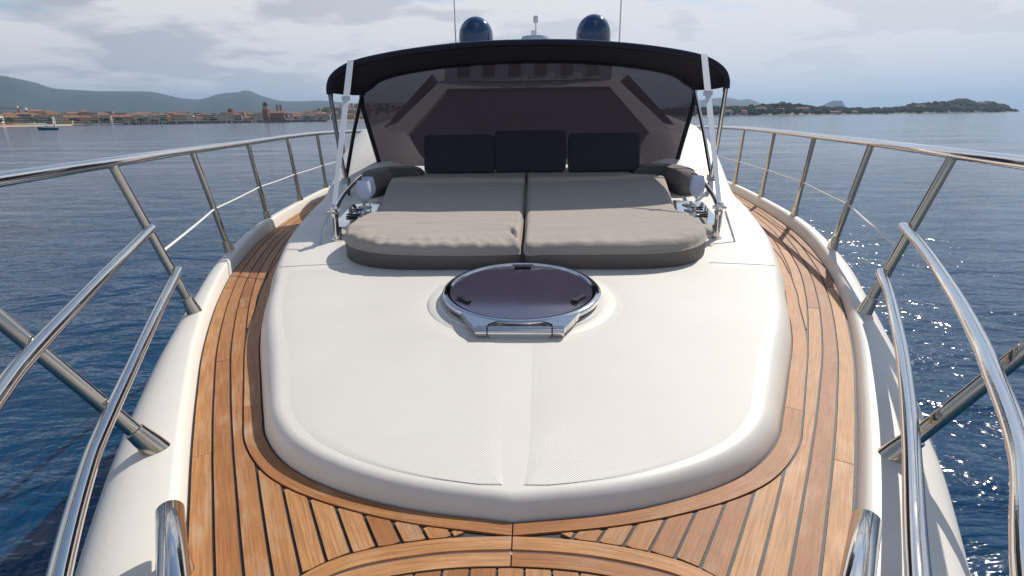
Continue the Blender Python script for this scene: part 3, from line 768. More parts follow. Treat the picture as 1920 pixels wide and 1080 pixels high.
# brow with dark vents above the header
mb = MB(); 
vs = []; fs = []
for i in range(17):
    x = -1.02+2.04*i/16; y = 7.05-.1*(1-x*x); vs += [W3(x*1.02, y, .44), W3(x*1.02, y+.35, .78), W3(x*1.05, y+.8, .86)]
for i in range(16): a = i*3; fs += [(a, a+3, a+4, a+1), (a+1, a+4, a+5, a+2)]
brow = obj('roof_brow', vs, fs, 'gel', house, True)
for j in range(6):
    x = -.80+j*.32
    def bp(xx, t): y = 7.05-.1*(1-(xx/1.02)**2); return (xx, y+.35*t-.012, .44+.34*t+.012)
    quad('vent', [bp(x-.075, .12), bp(x+.075, .12), bp(x+.07, .8), bp(x-.07, .8)], 'plasticblack', brow, .006)
for sg in (-1, 1):                         # wipers parked from the centre
    p = ws(sg*.05, .30); q = ws(sg*.5, .10)
    mb = MB(); P0 = Vector(p)+Vector((0,-.04,.05)); Q0 = Vector(q)+Vector((0,-.04,.04))
    mb.tube([W3(*P0), W3(*Q0)], .008, 8); mb.tube([W3(P0.x, P0.y, P0.z+.03), W3(Q0.x, Q0.y, Q0.z+.015)], .005, 8)
    mb.tube([W3(P0.x, P0.y+.03, P0.z-.12), W3(P0.x, P0.y, P0.z+.10)], .012, 8); mb.build('wiper', 'steel', house)
# sides and hardtop
for sg in (-1, 1):
    quad('house_side', [(1.60*sg,5.36,-.42),(1.80*sg,6.2,-.40),(1.86*sg,11.5,-.40),(1.55*sg,11.5,.80),(1.06*sg,7.3,.80),(1.02*sg,7.02,.43)][::sg], 'gel', house)
    quad('side_window', [(1.66*sg,5.75,-.24),(1.80*sg,6.6,-.20),(1.83*sg,10.8,-.20),(1.64*sg,10.8,.55),(1.22*sg,7.3,.55)][::sg], 'glassdark', house)
vs = []; fs = []
for i in range(13):
    s = -1+2*i/12; z = .90-.10*s*s
    vs += [W3(s*1.06, 7.3, z-.06), W3(s*1.3, 8.2, z), W3(s*1.55, 11.6, z), W3(s*1.55, 11.6, z-.14), W3(s*1.05, 7.3, z-.14)]
for i in range(12):
    a = i*5; fs += [(a, a+5, a+6, a+1), (a+1, a+6, a+7, a+2), (a+2, a+7, a+8, a+3), (a+3, a+8, a+9, a+4), (a+4, a+9, a+5, a)]
obj('hardtop', vs, fs, 'gel', house, False, clean=True)
# domes, radar, masthead light, whip aerials on the hardtop
for x in (-.76, .94):
    mb = MB(); pr = [(.245,-.02),(.25,.0),(.25,.20)]+[(.25*math.cos(a*math.pi/24), .20+.27*math.sin(a*math.pi/24)) for a in range(1, 13)]
    mb.lathe(pr, W3(x, 8.5, .93), 40); mb.build('satellite_dome', 'dome', house, angle=60)
mb = MB(); mb.lathe([(.0,.0),(.20,.0),(.215,.03),(.215,.10),(.19,.14),(.10,.155),(.0,.155)], W3(.10, 8.45, .97), 32); mb.lathe([(.06,-.09),(.06,.02)], W3(.10,8.45,.97), 16); mb.build('radar_scanner', 'radar', house)
mb = MB(); mb.tube([W3(.11,8.5,1.10), W3(.11,8.5,1.30)], .012, 10); mb.box(W3(.08,8.5,1.17), (.07,.05,.06)); mb.build('mast', 'steel', house)
mb = MB(); mb.lathe([(0,0),(.032,.0),(.036,.02),(.036,.075),(.03,.09),(0,.095)], W3(.11,8.5,1.30), 16); mb.build('masthead_light', 'white', house)
for x in (-1.06, 1.32):
    MB().tube([W3(x,8.5,.84), W3(x,8.5,1.9), W3(x,8.5,3.0)], [.010,.008,.005], 8).build('whip_aerial', 'white', house)

# ------------------------------------------------------------------ sea
def sea():
    m = mat('sea_water', (.004, .030, .062), .04, spec=.5, ior=1.333); t = NT(m)
    geo = t.new('ShaderNodeNewGeometry'); v = geo.outputs['Position']
    ln = t.new('ShaderNodeVectorMath', operation='LENGTH'); t.l.new(v, ln.inputs[0]); dist = ln.outputs['Value']
    a = t.noise(t.mapping(v, (.55, 1.15, 1), rot=(0,0,R(14))), 1.0, 5, .55, .4)
    b = t.noise(t.mapping(v, (2.2, 3.6, 1), rot=(0,0,R(-20))), 1.0, 4, .55, .3)
    c = t.noise(t.mapping(v, (.05, .11, 1), rot=(0,0,R(8))), 1.0, 3, .5)
    fade = t.ramp(dist, 3.5, 48, 1, .20); sw = t.ramp(dist, 12, 160, .4, .04)
    nb = t.bump(c, sw, 1.1); nb = t.bump(a, t.math('MULTIPLY', fade, .40), .5, nb); nb = t.bump(b, t.math('MULTIPLY', t.math('MULTIPLY', fade, .30), t.ramp(c, .35, .65, .4, 1.3)), .12, nb)
    t.normal(nb)
    gust = t.noise(t.mapping(v, (.035, .09, 1)), 1.0, 4, .6, .5); t.rough(t.math('ADD', t.ramp(dist, 5, 200, .10, .08), t.ramp(gust, .4, .65, 0, .05)))
    big = t.noise(t.mapping(v, (.004, .012, 1)), 1.0, 3, .5)
    t.color(t.mix(t.ramp(big, .35, .65), (.0015, .034, .088, 1), (.003, .042, .10, 1)))
    return m
M['sea'] = sea()
rs = [0, 6, 12, 25, 50, 100, 200, 400, 900, 2000, 5000, 12000, 30000, 60000]; vs = [(0,0,0)]; fs = []; n = 48
for r in rs[1:]: vs += [(r*math.cos(2*math.pi*k/n), r*math.sin(2*math.pi*k/n), 0) for k in range(n)]
for k in range(n): fs.append((0, 1+k, 1+(k+1) % n))
for j in range(len(rs)-2):
    for k in range(n): a = 1+j*n+k; b = 1+j*n+(k+1) % n; fs.append((a, a+n, b+n, b))
tag(obj('sea', vs, fs, 'sea'), kind='structure')
#LAND
# ------------------------------------------------------------------ land materials
def veg(name, c1, c2, scale):
    m = mat(name, c1, .95, spec=.1); t = NT(m); g = t.new('ShaderNodeNewGeometry'); oi = t.new('ShaderNodeObjectInfo')
    a = t.noise(g.outputs['Position'], scale, 6, .65)
    c = t.mix(t.ramp(a, .35, .68), c1, c2)
    t.color(t.mix(t.math('MULTIPLY', oi.outputs['Random'], .4), c, tuple(x*1.5 for x in c1))); return m
M['hillveg'] = veg('hill_woodland', (.020, .030, .028), (.045, .052, .045), .004)
M['leaf'] = veg('tree_foliage', (.022, .040, .016), (.055, .075, .03), .4)
M['leaf2'] = veg('light_tree_foliage', (.07, .10, .025), (.12, .14, .04), .4)
M['pine'] = veg('pine_foliage', (.018, .032, .016), (.05, .06, .03), .12)
M['bark'] = mat('bark', (.10, .07, .05), .9)
M['soil'] = veg('town_ground', (.20, .18, .14), (.28, .25, .20), .02)
M['sand'] = veg('beach_sand', (.42, .34, .24), (.50, .42, .30), .05)
M['rock'] = veg('breakwater_rock', (.09, .085, .08), (.17, .16, .15), .25)
def wall(name, col, sx=3.4, sz=3.1):
    m = mat(name, col, .85, spec=.2); t = NT(m); v = t.coord()
    sp = t.new('ShaderNodeSeparateXYZ'); t.l.new(v, sp.inputs[0])
    def cell(x, p, a, b): f = t.math('FRACT', t.math('DIVIDE', x, p)); return t.math('MULTIPLY', t.math('GREATER_THAN', f, a), t.math('LESS_THAN', f, b))
    h = t.math('MULTIPLY', t.math('MAXIMUM', cell(t.math('ADD', sp.outputs[0], 100.), sx, .3, .68), cell(t.math('ADD', sp.outputs[1], 100.), sx, .3, .68)), cell(sp.outputs[2], sz, .32, .80))
    oi = t.new('ShaderNodeObjectInfo')
    base = t.mix(t.math('MULTIPLY', oi.outputs['Random'], .5), col, tuple(x*.72 for x in col))
    t.color(t.mix(t.math('MULTIPLY', h, .8), base, (.07, .075, .085, 1))); return m
WALLS = {'cream': wall('cream_render', (.55, .46, .34)), 'pink': wall('pink_render', (.50, .32, .25)), 'white': wall('white_render', (.62, .60, .56)), 'ochre': wall('ochre_render', (.50, .34, .17)), 'grey': wall('grey_render', (.36, .36, .37))}
def tiles(name, col):
    m = mat(name, col, .85, spec=.2); t = NT(m); v = t.coord(); a = t.noise(v, .6, 5, .6); oi = t.new('ShaderNodeObjectInfo')
    t.color(t.mix(t.math('ADD', t.math('MULTIPLY', a, .6), t.math('MULTIPLY', oi.outputs['Random'], .4)), tuple(x*.65 for x in col), tuple(x*1.2 for x in col))); return m
M['terracotta'] = tiles('terracotta_tiles', (.30, .155, .10)); M['flatroof'] = tiles('grey_flat_roof', (.30, .29, .28)); M['redstone'] = tiles('red_porphyry_stone', (.22, .095, .06)); M['slate'] = tiles('dark_dome_tiles', (.06, .055, .05))
M['mast'] = mat('grey_alloy_mast', (.33, .34, .36), .6); M['cranered'] = mat('crane_red', (.5, .12, .05), .6); M['hullblue'] = mat('boat_blue', (.01, .12, .22), .35); M['sailgreen'] = mat('sail_green', (.12, .55, .06), .6); M['sailblue'] = mat('sail_blue', (.01, .12, .42), .6); M['sailwhite'] = mat('sail_white', (.75, .74, .72), .6)
M['orange'] = mat('orange_canvas', (.65, .18, .05), .7); M['yellow'] = mat('yellow_canvas', (.75, .50, .08), .7); M['hullred'] = mat('boat_red', (.5, .05, .04), .4); M['skin'] = mat('dark_clothing', (.04, .04, .05), .8)

# ------------------------------------------------------------------ mountains and land
def ridge(name, prof, dist, depth, mtl, du=6, rough=1.0, seed=0):
    f = table([(u, vh(u, v, dist)) for u, v in prof]); us = []; u = prof[0][0]
    while u <= prof[-1][0]: us.append(u); u += du
    vs = []; fs = []; nr = 16
    for u in us:
        d = hdir(u)
        for r in range(nr+1):
            t = r/nr; dd = dist-depth*(1-t); p = CAM+d*dd
            h = max(0, f(u))*math.sin(t*math.pi/2)**1.25
            nz = noise.fractal(Vector((u*.012+seed, t*2.2, seed)), 1.0, 2.0, 5)
            h = h*(1+.20*rough*nz*(1-t)**.5*math.sin(math.pi*min(1, t*1.02)))+ (f(u)*.012*rough*noise.noise(Vector((u*.09, seed, t*5))) if t > .9 else 0)
            vs.append((p.x, p.y, h-1.0 if r == 0 else h))
        p = CAM+d*(dist+depth*.5); vs.append((p.x, p.y, -1))
    m_ = nr+2
    for i in range(len(us)-1):
        for r in range(m_-1): a = i*m_+r; fs.append((a, a+m_, a+m_+1, a+1))
    return tag(obj(name, vs, fs, mtl, None, True), kind='structure')
ridge('mountains', [(-420,172),(-250,160),(-120,166),(-40,152),(0,148),(25,147),(42,148),(60,151),(85,157),(108,166),(130,170),(165,171),(230,173),(275,173),(300,175),(325,180),(350,186),(378,188),(398,184),(418,178),(440,175),(455,174),(470,171),(482,174),(500,182),(530,190),(570,191),(605,190),(640,193),(700,197),(800,204),(900,212)], 9500, 4200, 'hillveg', 5)
ridge('far_hills', [(1250,205),(1300,190),(1345,184),(1370,185),(1385,188),(1398,186),(1410,189),(1430,196),(1460,206)], 9000, 2500, 'hillveg', 5, .6, 4)
ridge('island', [(1538,200),(1546,194),(1553,191),(1560,188.5),(1568,189),(1575,189.5),(1580,196),(1586,202)], 7000, 500, 'hillveg', 2, .4, 8)
def D(u): return 900+.62*max(0, u)              # distance of the left shore
def gheight(u, k):                                # rise of the land behind the left shore (k metres inland)
    return 2.0+k*(.012+.07*sstep(520, 680, u))
vs = []; fs = []; us = list(range(-420, 980, 20)); ks = [-14, -6, 0, 60, 150, 320, 700]
for u in us:
    for j, k in enumerate(ks):
        p = far(u, D(u)+k); vs.append((p.x, p.y, -1.5 if j == 0 else (.5 if j == 1 else gheight(u, k))))
m_ = len(ks)
for i in range(len(us)-1):
    for r in range(m_-1): a = i*m_+r; fs.append((a, a+m_, a+m_+1, a+1))
tag(obj('town_ground', vs, fs, 'soil', None, True), kind='structure')
vs = []; fs = []
us = list(range(-420, 145, 15))
for u in us:
    for k, h in ((-34, -.4), (-16, .55), (6, 2.2)): p = far(u, D(u)+k); vs.append((p.x, p.y, h))
for i in range(len(us)-1): a = i*3; fs += [(a, a+3, a+4, a+1), (a+1, a+4, a+5, a+2)]
tag(obj('beach', vs, fs, 'sand', None, True), kind='structure')
# rock breakwater in front of the harbour
mb = MB(); rr = random.Random(5); u = 236
base_v = []; fsb = []
while u < 612:
    p = far(u, D(u)-60); s_ = rr.uniform(2.2, 3.6)
    for lay in range(2):
        c = Vector((p.x+rr.uniform(-1, 1), p.y+rr.uniform(-2, 2), .6+lay*1.9)); rot = Matrix.Rotation(rr.uniform(0, 3), 3, 'Z') @ Matrix.Rotation(rr.uniform(-.4, .4), 3, 'X')
        mb.box(c, (s_*1.3, s_*1.1, s_), rot)
    u += 1.9
tag(mb.build('breakwater_rocks', 'rock', None, False), 'long low breakwater of dark grey rocks in front of the town', 'breakwater', kind='stuff')
# ------------------------------------------------------------------ town
def near_name(u):
    for a, s in ((60, 'behind the beach'), (130, 'inland of the blue motorboat'), (235, 'behind the moored yachts'), (330, 'behind the green sail'), (425, 'along the middle waterfront'), (490, 'just left of the domed basilica'), (575, 'around the big wheel'), (700, 'on the hillside by the canopy post'), (2000, 'hidden behind the canopy')):
        if u < a: return s
rb = random.Random(21)
def building(u, k, w, d, h, wc, roof, label=None, grp=None, g=None):
    p = far(u, D(u)+k); z = gheight(u, max(k, 0)) if g is None else g
    o = empty('building', (p.x, p.y, z-.3)); ang = math.atan2(-hdir(u).x, hdir(u).y)+rb.uniform(-.25, .25); o.rotation_euler[2] = ang
    x, y = w/2, d/2
    me = mesh('wall', [(a, b, c) for c in (0, h) for a, b in ((-x,-y),(x,-y),(x,y),(-x,y))], [(0,1,5,4),(1,2,6,5),(2,3,7,6),(3,0,4,7)]); me.materials.append(WALLS[wc])
    a = bpy.data.objects.new('wall', me); C.objects.link(a); a.parent = o
    e = .6
    if roof == 'terracotta':
        rh = min(d, w)*.17+.6; q = max(0, x-y*.9)
        me = mesh('roof', [(-x-e,-y-e,h),(x+e,-y-e,h),(x+e,y+e,h),(-x-e,y+e,h),(-q,0,h+rh),(q,0,h+rh)], [(0,1,5,4),(1,2,5),(2,3,4,5),(3,0,4),(3,2,1,0)])
    else:
        me = mesh('roof', [(a_, b_, c_) for c_ in (h-.1, h+.7) for a_, b_ in ((-x-.2,-y-.2),(x+.2,-y-.2),(x+.2,y+.2),(-x-.2,y+.2))], [(0,1,5,4),(1,2,6,5),(2,3,7,6),(3,0,4,7),(4,5,6,7),(3,2,1,0)])
    me.materials.append(M[roof]); a = bpy.data.objects.new('roof', me); C.objects.link(a); a.parent = o
    size = 'long low' if w > 26 and h < 11 else ('tall' if h > 15 else ('broad' if w > 20 else 'small'))
    lb = label or '%s %s %s building %s' % (size, wc, {'terracotta': 'terracotta-roofed', 'flatroof': 'flat-roofed'}[roof], near_name(u))
    tag(o, lb, 'building', grp or ('town buildings: '+lb)); return o
u = -60
while u < 688:                             # waterfront row
    w = rb.uniform(10, 26); st = w/(D(u)+20)*1000
    if not (486 < u+st/2 < 556): building(u+st/2, rb.uniform(14, 40), w, rb.uniform(10, 15), rb.choice((7, 9, 10, 12, 13)), rb.choice(('cream','pink','ochre','cream','white','grey')), rb.choice(('terracotta','terracotta','terracotta','flatroof')))
    u += st+rb.uniform(0, 4)+(8 if rb.random() < .2 else 0)
u = -50
while u < 688:                             # second row, higher
    w = rb.uniform(10, 24); st = w/(D(u)+90)*1000
    building(u+st/2, rb.uniform(75, 120), w, rb.uniform(10, 16), rb.choice((12, 14, 15, 17)), rb.choice(('cream','pink','ochre','pink','white')), rb.choice(('terracotta','terracotta','terracotta','flatroof')))
    u += st*rb.uniform(1.0, 1.45)
for i in range(34):                        # hillside quarter on the right of the town
    u = rb.uniform(545, 690); k = rb.uniform(130, 480)
    building(u, k, rb.uniform(11, 20), rb.uniform(9, 13), rb.choice((7, 9, 10, 13)), rb.choice(('cream','white','pink','ochre')), rb.choice(('terracotta','terracotta','flatroof')))
# the basilica: nave, domed tower, two slim turrets
bu = 506; bp_ = far(bu, D(bu)+55); bz = gheight(bu, 55)-.3
bas = empty('basilica', (bp_.x, bp_.y, bz)); tag(bas, 'red stone basilica with a tall domed tower and two slim turrets', 'church')
def at_b(u, k=55): p = far(u, D(u)+k); return Vector((p.x, p.y, bz))
tb = at_b(501.5); hz = vh(501.5, 190, D(501.5)+55)-bz
mb = MB(); mb.box(tb+Vector((0,0,hz*.31)), (11,11,hz*.62)); mb.build('tower', 'redstone', bas, False)
mb = MB(); mb.lathe([(5.9,hz*.62),(5.9,hz*.64),(5.2,hz*.645),(5.2,hz*.76),(5.6,hz*.765)], tb, 12); mb.build('belfry', WALLS['pink'], bas, False)
mb = MB(); mb.lathe([(5.4,hz*.765),(5.0,hz*.84),(3.6,hz*.91),(1.6,hz*.95),(.7,hz*.965),(.6,hz),(0,hz*1.03)], tb, 16); mb.build('dome', 'slate', bas)
nb_ = at_b(521); h2 = vh(521, 208, D(521)+55)-bz
mb = MB(); ang = math.atan2(-hdir(521).x, hdir(521).y); rz = Matrix.Rotation(ang, 3, 'Z'); mb.box(nb_+Vector((0,0,h2*.4)), (40,16,h2*.8), rz); mb.build('nave', 'redstone', bas, False)
vs = [nb_+rz @ Vector(q) for q in ((-20.5,-8.5,h2*.8),(20.5,-8.5,h2*.8),(20.5,8.5,h2*.8),(-20.5,8.5,h2*.8),(-20,0,h2),(20,0,h2))]
obj('nave_roof', vs, [(0,1,5,4),(1,2,5),(2,3,4,5),(3,0,4),(3,2,1,0)], 'terracotta', bas)
for u in (523, 529.5):
    q = at_b(u, 68); h3 = vh(u, 194, D(u)+68)-bz
    mb = MB(); mb.lathe([(2.2,0),(2.2,h3*.8),(2.6,h3*.81),(2.6,h3*.84),(1.5,h3*.93),(0,h3)], q, 8); mb.build('turret', 'redstone', bas, False)
q = far(436, D(436)+110); h4 = vh(436, 204, D(436)+110); o = empty('church_tower', (q.x, q.y, 2)); tag(o, 'squat red square church tower above the roofs left of the basilica', 'tower')
mb = MB(); mb.box((q.x, q.y, h4*.45), (8.5,8.5,h4*.9)); mb.build('shaft', 'redstone', o, False)
mb = MB(); mb.lathe([(5.4,h4*.86),(5.0,h4*.97),(2.5,h4*1.04),(0,h4*1.06)], (q.x, q.y, 0), 8); mb.build('cap', 'redstone', o, False)
# ferris wheel
q = far(543, D(543)-8); fr = 9.5; fc = Vector((q.x, q.y, 2+fr+1.2)); ax = hdir(543); sxv = Vector((ax.y, -ax.x, 0))
fw = empty('ferris_wheel', (q.x, q.y, 2)); tag(fw, 'white fairground big wheel on the quay right of the basilica', 'ferris wheel')
for r_ in (fr, fr*.86): MB().tube([fc+sxv*(r_*math.cos(a*math.pi/16))+Vector((0,0,r_*math.sin(a*math.pi/16))) for a in range(33)], .22, 5, False).build('rim', 'white', fw)
for k in range(10): a = k*math.pi/5; MB().tube([fc, fc+sxv*(fr*math.cos(a))+Vector((0,0,fr*math.sin(a)))], .13, 4).build('spoke', 'white', fw)
for s in (-1, 1): MB().tube([fc+ax*s, fc+sxv*5*s+ax*s-Vector((0,0,fr+1.2))], .3, 6).build('leg', 'white', fw)
# tower crane inland
q = far(41.5, D(41)+160); zt = vh(41.5, 203, D(41)+160); cr = empty('tower_crane', (q.x, q.y, 3)); tag(cr, 'red tower crane with a long level jib above the beach houses', 'crane')
sxv = Vector((hdir(41).y, -hdir(41).x, 0)); MB().box((q.x, q.y, 3+(zt-3)/2), (1.6,1.6,zt-3)).build('mast', 'cranered', cr, False)
MB().tube([Vector((q.x, q.y, zt))-sxv*38, Vector((q.x, q.y, zt))+sxv*10], .7, 4).build('jib', 'cranered', cr, False)
MB().box(Vector((q.x, q.y, zt))+sxv*8+Vector((0,0,-.6)), (4,3,2.6)).build('counterweight', 'white', cr, False); MB().box(Vector((q.x, q.y, zt+1.6)), (1.6,1.6,3.5)).build('cab', 'white', cr, False)
# ------------------------------------------------------------------ trees (trunk and clumped crown)
def crown_mesh(seed, kind):
    r_ = random.Random(seed); bm = bmesh.new()
    for i in range(11 if kind != 'umbrella' else 9):
        a = r_.uniform(0, 6.28); rr_ = r_.uniform(.1, 1)**.6
        c = Vector((math.cos(a)*rr_*2.6, math.sin(a)*rr_*2.6, 5.2+r_.uniform(-1.5, 1.9)*(1-.5*rr_) if kind != 'umbrella' else 6.6+r_.uniform(-.4, .5)))
        s_ = r_.uniform(.9, 1.7)
        bmesh.ops.create_icosphere(bm, subdivisions=2, radius=s_, matrix=Matrix.Translation(c) @ Matrix.Diagonal((1, 1, .75 if kind != 'umbrella' else .5, 1)))
    for v in bm.verts: v.co += Vector((noise.noise(v.co*1.9), noise.noise(v.co*1.9+Vector((7,0,0))), noise.noise(v.co*1.9+Vector((0,9,0)))))*.55
    me = bpy.data.meshes.new('crown'); bm.to_mesh(me); bm.free(); return me
def trunk_mesh(): m2 = MB().tube([(0,0,-.3),(.1,0,2.2),(0,.1,4.6)], [.32,.24,.14], 7).tube([(.05,0,2.4),(1.3,.3,4.6)], [.14,.07], 5).tube([(.05,0,2.6),(-1.1,-.5,4.9)], [.13,.06], 5); return mesh('trunk', m2.v, m2.f, True)
crowns = [crown_mesh(s, 'round') for s in (1, 2, 3)]+[crown_mesh(9, 'umbrella')]
for c_ in crowns[:2]: c_.materials.append(M['leaf'])
crowns[2].materials.append(M['leaf2']); crowns[3].materials.append(M['pine'])
trk = trunk_mesh(); trk.materials.append(M['bark'])
def tree(u, k, s, ci, label, grp, pos=None):
    p = far(u, D(u)+k) if pos is None else pos
    o = empty('tree', (p.x, p.y, gheight(u, max(0, k))-.2 if pos is None else p.z)); o.scale = (s, s, s*rb.uniform(.85, 1.1)); o.rotation_euler[2] = rb.uniform(0, 6)
    for nm, me in (('trunk', trk), ('crown', crowns[ci])):
        a = bpy.data.objects.new(nm, me); C.objects.link(a); a.parent = o
    tag(o, label, 'tree', grp); return o
TL = ('dark green round tree %s', 'dark green spreading tree %s', 'pale green leafy tree %s', 'flat topped umbrella pine %s')
for i in range(64):
    u = rb.uniform(-40, 640); ci = rb.choice((0, 1, 0, 1, 2, 3)) if u > 90 else rb.choice((0, 1, 2, 2))
    lb = TL[ci] % near_name(u); tree(u, rb.choice((4, 6, 9, 44, 60)), rb.uniform(.8, 1.35), ci, lb, 'waterfront trees: '+lb)
# dark woods behind the town, one mass
def wood(name, spots, label, mtl, seed):
    r_ = random.Random(seed); vs = []; fs = []
    bm = bmesh.new(); bmesh.ops.create_icosphere(bm, subdivisions=2, radius=1); bv = [v.co.copy() for v in bm.verts]; bf = [tuple(v.index for v in f.verts) for f in bm.faces]; bm.free()
    for (x, y, z, s_) in spots:
        k = len(vs); sq = r_.uniform(.55, .9); off = Vector((r_.uniform(0, 90), r_.uniform(0, 90), 0))
        for c in bv: q = c*(1+.45*noise.noise(c*1.7+off)); vs.append((x+q.x*s_, y+q.y*s_, z+q.z*s_*sq))
        fs += [tuple(i+k for i in f) for f in bf]
    o = obj(name, vs, fs, mtl, None, False); return tag(o, label, 'wood', kind='stuff')
sp = []
for i in range(420):
    u = rb.uniform(-60, 520); k = rb.uniform(190, 420); p = far(u, D(u)+k); s_ = rb.uniform(4, 7.5); sp.append((p.x, p.y, gheight(u, k)+s_*rb.uniform(.9, 1.7), s_))
for i in range(160):
    u = rb.uniform(560, 760); k = rb.uniform(150, 560); p = far(u, D(u)+k); s_ = rb.uniform(3, 5.5); sp.append((p.x, p.y, gheight(u, k)+s_*.8, s_))
wood('town_wood', sp, 'dark belt of woodland rising behind the town roofs', 'leaf', 4)
# ------------------------------------------------------------------ wooded headland on the right
def DR(u): return 1300+max(0, u-1340)*1.9
hp_ = table([(1180,212),(1300,205),(1345,203),(1400,202),(1440,197),(1460,195),(1490,198),(1530,202),(1570,204),(1620,205),(1680,203),(1720,198),(1750,196),(1790,193),(1820,194),(1850,196),(1880,200),(1900,205),(1912,208.5)])
def hland(u): return max(1.2, vh(u, hp_(u), DR(u)+220)-7)
vs = []; fs = []; us = list(range(1180, 1914, 6)); ks = [(-10,-1.5),(0,.9),(25,.10),(110,.55),(220,1.0),(420,.9),(800,.0)]
for u in us:
    for j, (k, h) in enumerate(ks): p = far(u, DR(u)+k); vs.append((p.x, p.y, h if j < 2 else max(1.4, hland(u)*h)))
m_ = len(ks)
for i in range(len(us)-1):
    for r in range(m_-1): a = i*m_+r; fs.append((a, a+m_, a+m_+1, a+1))
tag(obj('headland', vs, fs, 'soil', None, True), kind='structure')
sp = []
for i in range(1700):
    u = rb.uniform(1190, 1908); k = 12+rb.random()**.8*330; f_ = table([(0,.06),(25,.10),(110,.55),(220,1.0),(420,.9)])(k); p = far(u, DR(u)+k); s_ = rb.uniform(3.5, 8.5)*(1 if u < 1700 else 1.25)*(1 if u < 1885 else .5)
    sp.append((p.x, p.y, max(1.4, hland(u)*f_)+s_*rb.uniform(.55, 1.05), s_))
wood('headland_wood', sp, 'dark pine wood covering the low headland on the right', 'pine', 8)
for (u, k, w, h, wc, lb) in ((1362,30,24,10,'white','white waterfront block nearest the canopy post on the headland'),(1392,40,20,9,'pink','pink house low on the headland near the canopy post'),(1425,70,30,12,'pink','broad pink villa among the pines at the near end of the headland'),(1462,60,22,9,'cream','cream house below the highest near pines of the headland'),(1503,80,34,11,'pink','long pink roofed villa halfway along the near headland'),(1562,22,40,6,'cream','long low cream quay building under the distant island'),(1598,20,26,6,'ochre','low ochre quay building right of the distant island'),(1628,35,18,8,'pink','small pink house at the low neck of the headland'),(1723,110,30,12,'white','pale villa on the rising slope before the headland top'),(1797,200,34,20,'ochre','tall square house standing above the pines on the headland top'),(1835,150,44,13,'pink','wide pink house near the outer end of the headland')):
    p = far(u, DR(u)+k); f_ = table([(0,.06),(25,.10),(110,.55),(220,1.0),(420,.9)])(k); g = max(1.4, hland(u)*f_)
    o = building(u, k, w, 11, h, wc, 'terracotta', lb, 'houses on the headland', g); o.location = (p.x, p.y, g-.3)
# ------------------------------------------------------------------ boats
def sailboat(u, dist, Ln, mh, label, grp, sail=None, hull='white', mtl2=None, v=None):
    p = far(u, dist); o = empty('sailing_boat', (p.x, p.y, 0)); o.rotation_euler[2] = rb.uniform(-.5, .5); tag(o, label, 'boat', grp)
    vs = []; fs = []
    for i in range(9):
        t = -1+2*i/8; w = Ln*.16*(1-max(0, t)**2.2)*(1 if t > -1 else .8); x = t*Ln/2
        vs += [(x, -w, Ln*.10+.03*Ln*max(0, t)), (x, -w*.7, -.1), (x, w*.7, -.1), (x, w, Ln*.10+.03*Ln*max(0, t))]
    for i in range(8):
        a = i*4; fs += [(a+k, a+k+1, a+k+5, a+k+4) for k in range(3)]+[(a+3, a, a+4, a+7)]
    fs.append((0, 3, 2, 1))
    def part(nm, vs_, fs_, m): me = mesh(nm, vs_, fs_); me.materials.append(M[m]); a = bpy.data.objects.new(nm, me); C.objects.link(a); a.parent = o
    part('hull', vs, fs, hull)
    mb = MB().tube([(.05*Ln,0,0),(.05*Ln,0,mh)], [.08,.05], 6).tube([(.05*Ln,0,1.4),(-.42*Ln,0,1.5)], .06, 5); part('mast', mb.v, mb.f, 'mast' if not sail else 'plasticblack')
    if sail:
        def sl_(z0, z1, m, nm):
            q = lambda z: -.42*Ln*(1-(z-1.5)/(mh-1.5))+.03*Ln
            part(nm, [(.04*Ln,.03,z0),(q(z0),.16,z0),(q(z1),.12,z1),(.04*Ln,.03,z1),(.04*Ln,-.03,z0),(q(z0),.08,z0),(q(z1),.05,z1),(.04*Ln,-.03,z1)], [(0,1,2,3),(7,6,5,4),(0,4,5,1),(1,5,6,2),(2,6,7,3),(3,7,4,0)], m)
        zm = 1.5+(mh-1.5)*.5
        if mtl2: sl_(1.5, zm, sail, 'lower_sail'); sl_(zm, mh, mtl2, 'upper_sail')
        else: sl_(1.5, mh, sail, 'sail')
    return o
o = sailboat(303, 430, 4.6, 5.4, 'small dinghy with a green and blue sail off the breakwater', 'sailing dinghies', 'sailgreen', 'white', 'sailblue'); o.rotation_euler[2] = 2.6
for j, u in enumerate((146, 166, 178, 188, 199, 207, 222, 232)):
    sailboat(u, D(u)-rb.uniform(30, 45), rb.uniform(12, 20), rb.uniform(15, 30) if j in (3, 6) else rb.uniform(11, 16), 'tallest masted white yacht moored off the town' if j == 6 else ('white yacht with tall bare mast moored left of the breakwater' if j == 3 else 'white bare-masted yacht moored between beach and breakwater'), 'yachts moored off the town')
for u in (425, 474, 480): sailboat(u, D(u)-90, 6, 7, 'tiny white sail close in front of the breakwater', 'white sails by the breakwater', 'sailwhite')
for u in [1352, 1360, 1371, 1383, 1398, 1409, 1418, 1436, 1452, 1467, 1640, 1648, 1655, 1668]:
    sailboat(u, DR(u)-14, rb.uniform(9, 13), rb.uniform(12, 19), 'white bare-masted yacht in the marina under the headland' if u < 1500 else 'white bare-masted yacht moored at the headland neck', 'marina yachts near' if u < 1500 else 'marina yachts far')
for j, u in enumerate((1752, 1760, 1771, 1778, 1791, 1800, 1806, 1816, 1828, 1841)):
    m_ = ('sailwhite', 'yellow', 'sailwhite')[j % 3]; sailboat(u, 1150+rb.uniform(-80, 80), 4.5, 5.5, 'tiny dinghy with %s sail in the headland fleet' % ('yellow' if m_ == 'yellow' else 'white'), 'dinghy fleet, %s sails' % ('yellow' if m_ == 'yellow' else 'white'), m_)
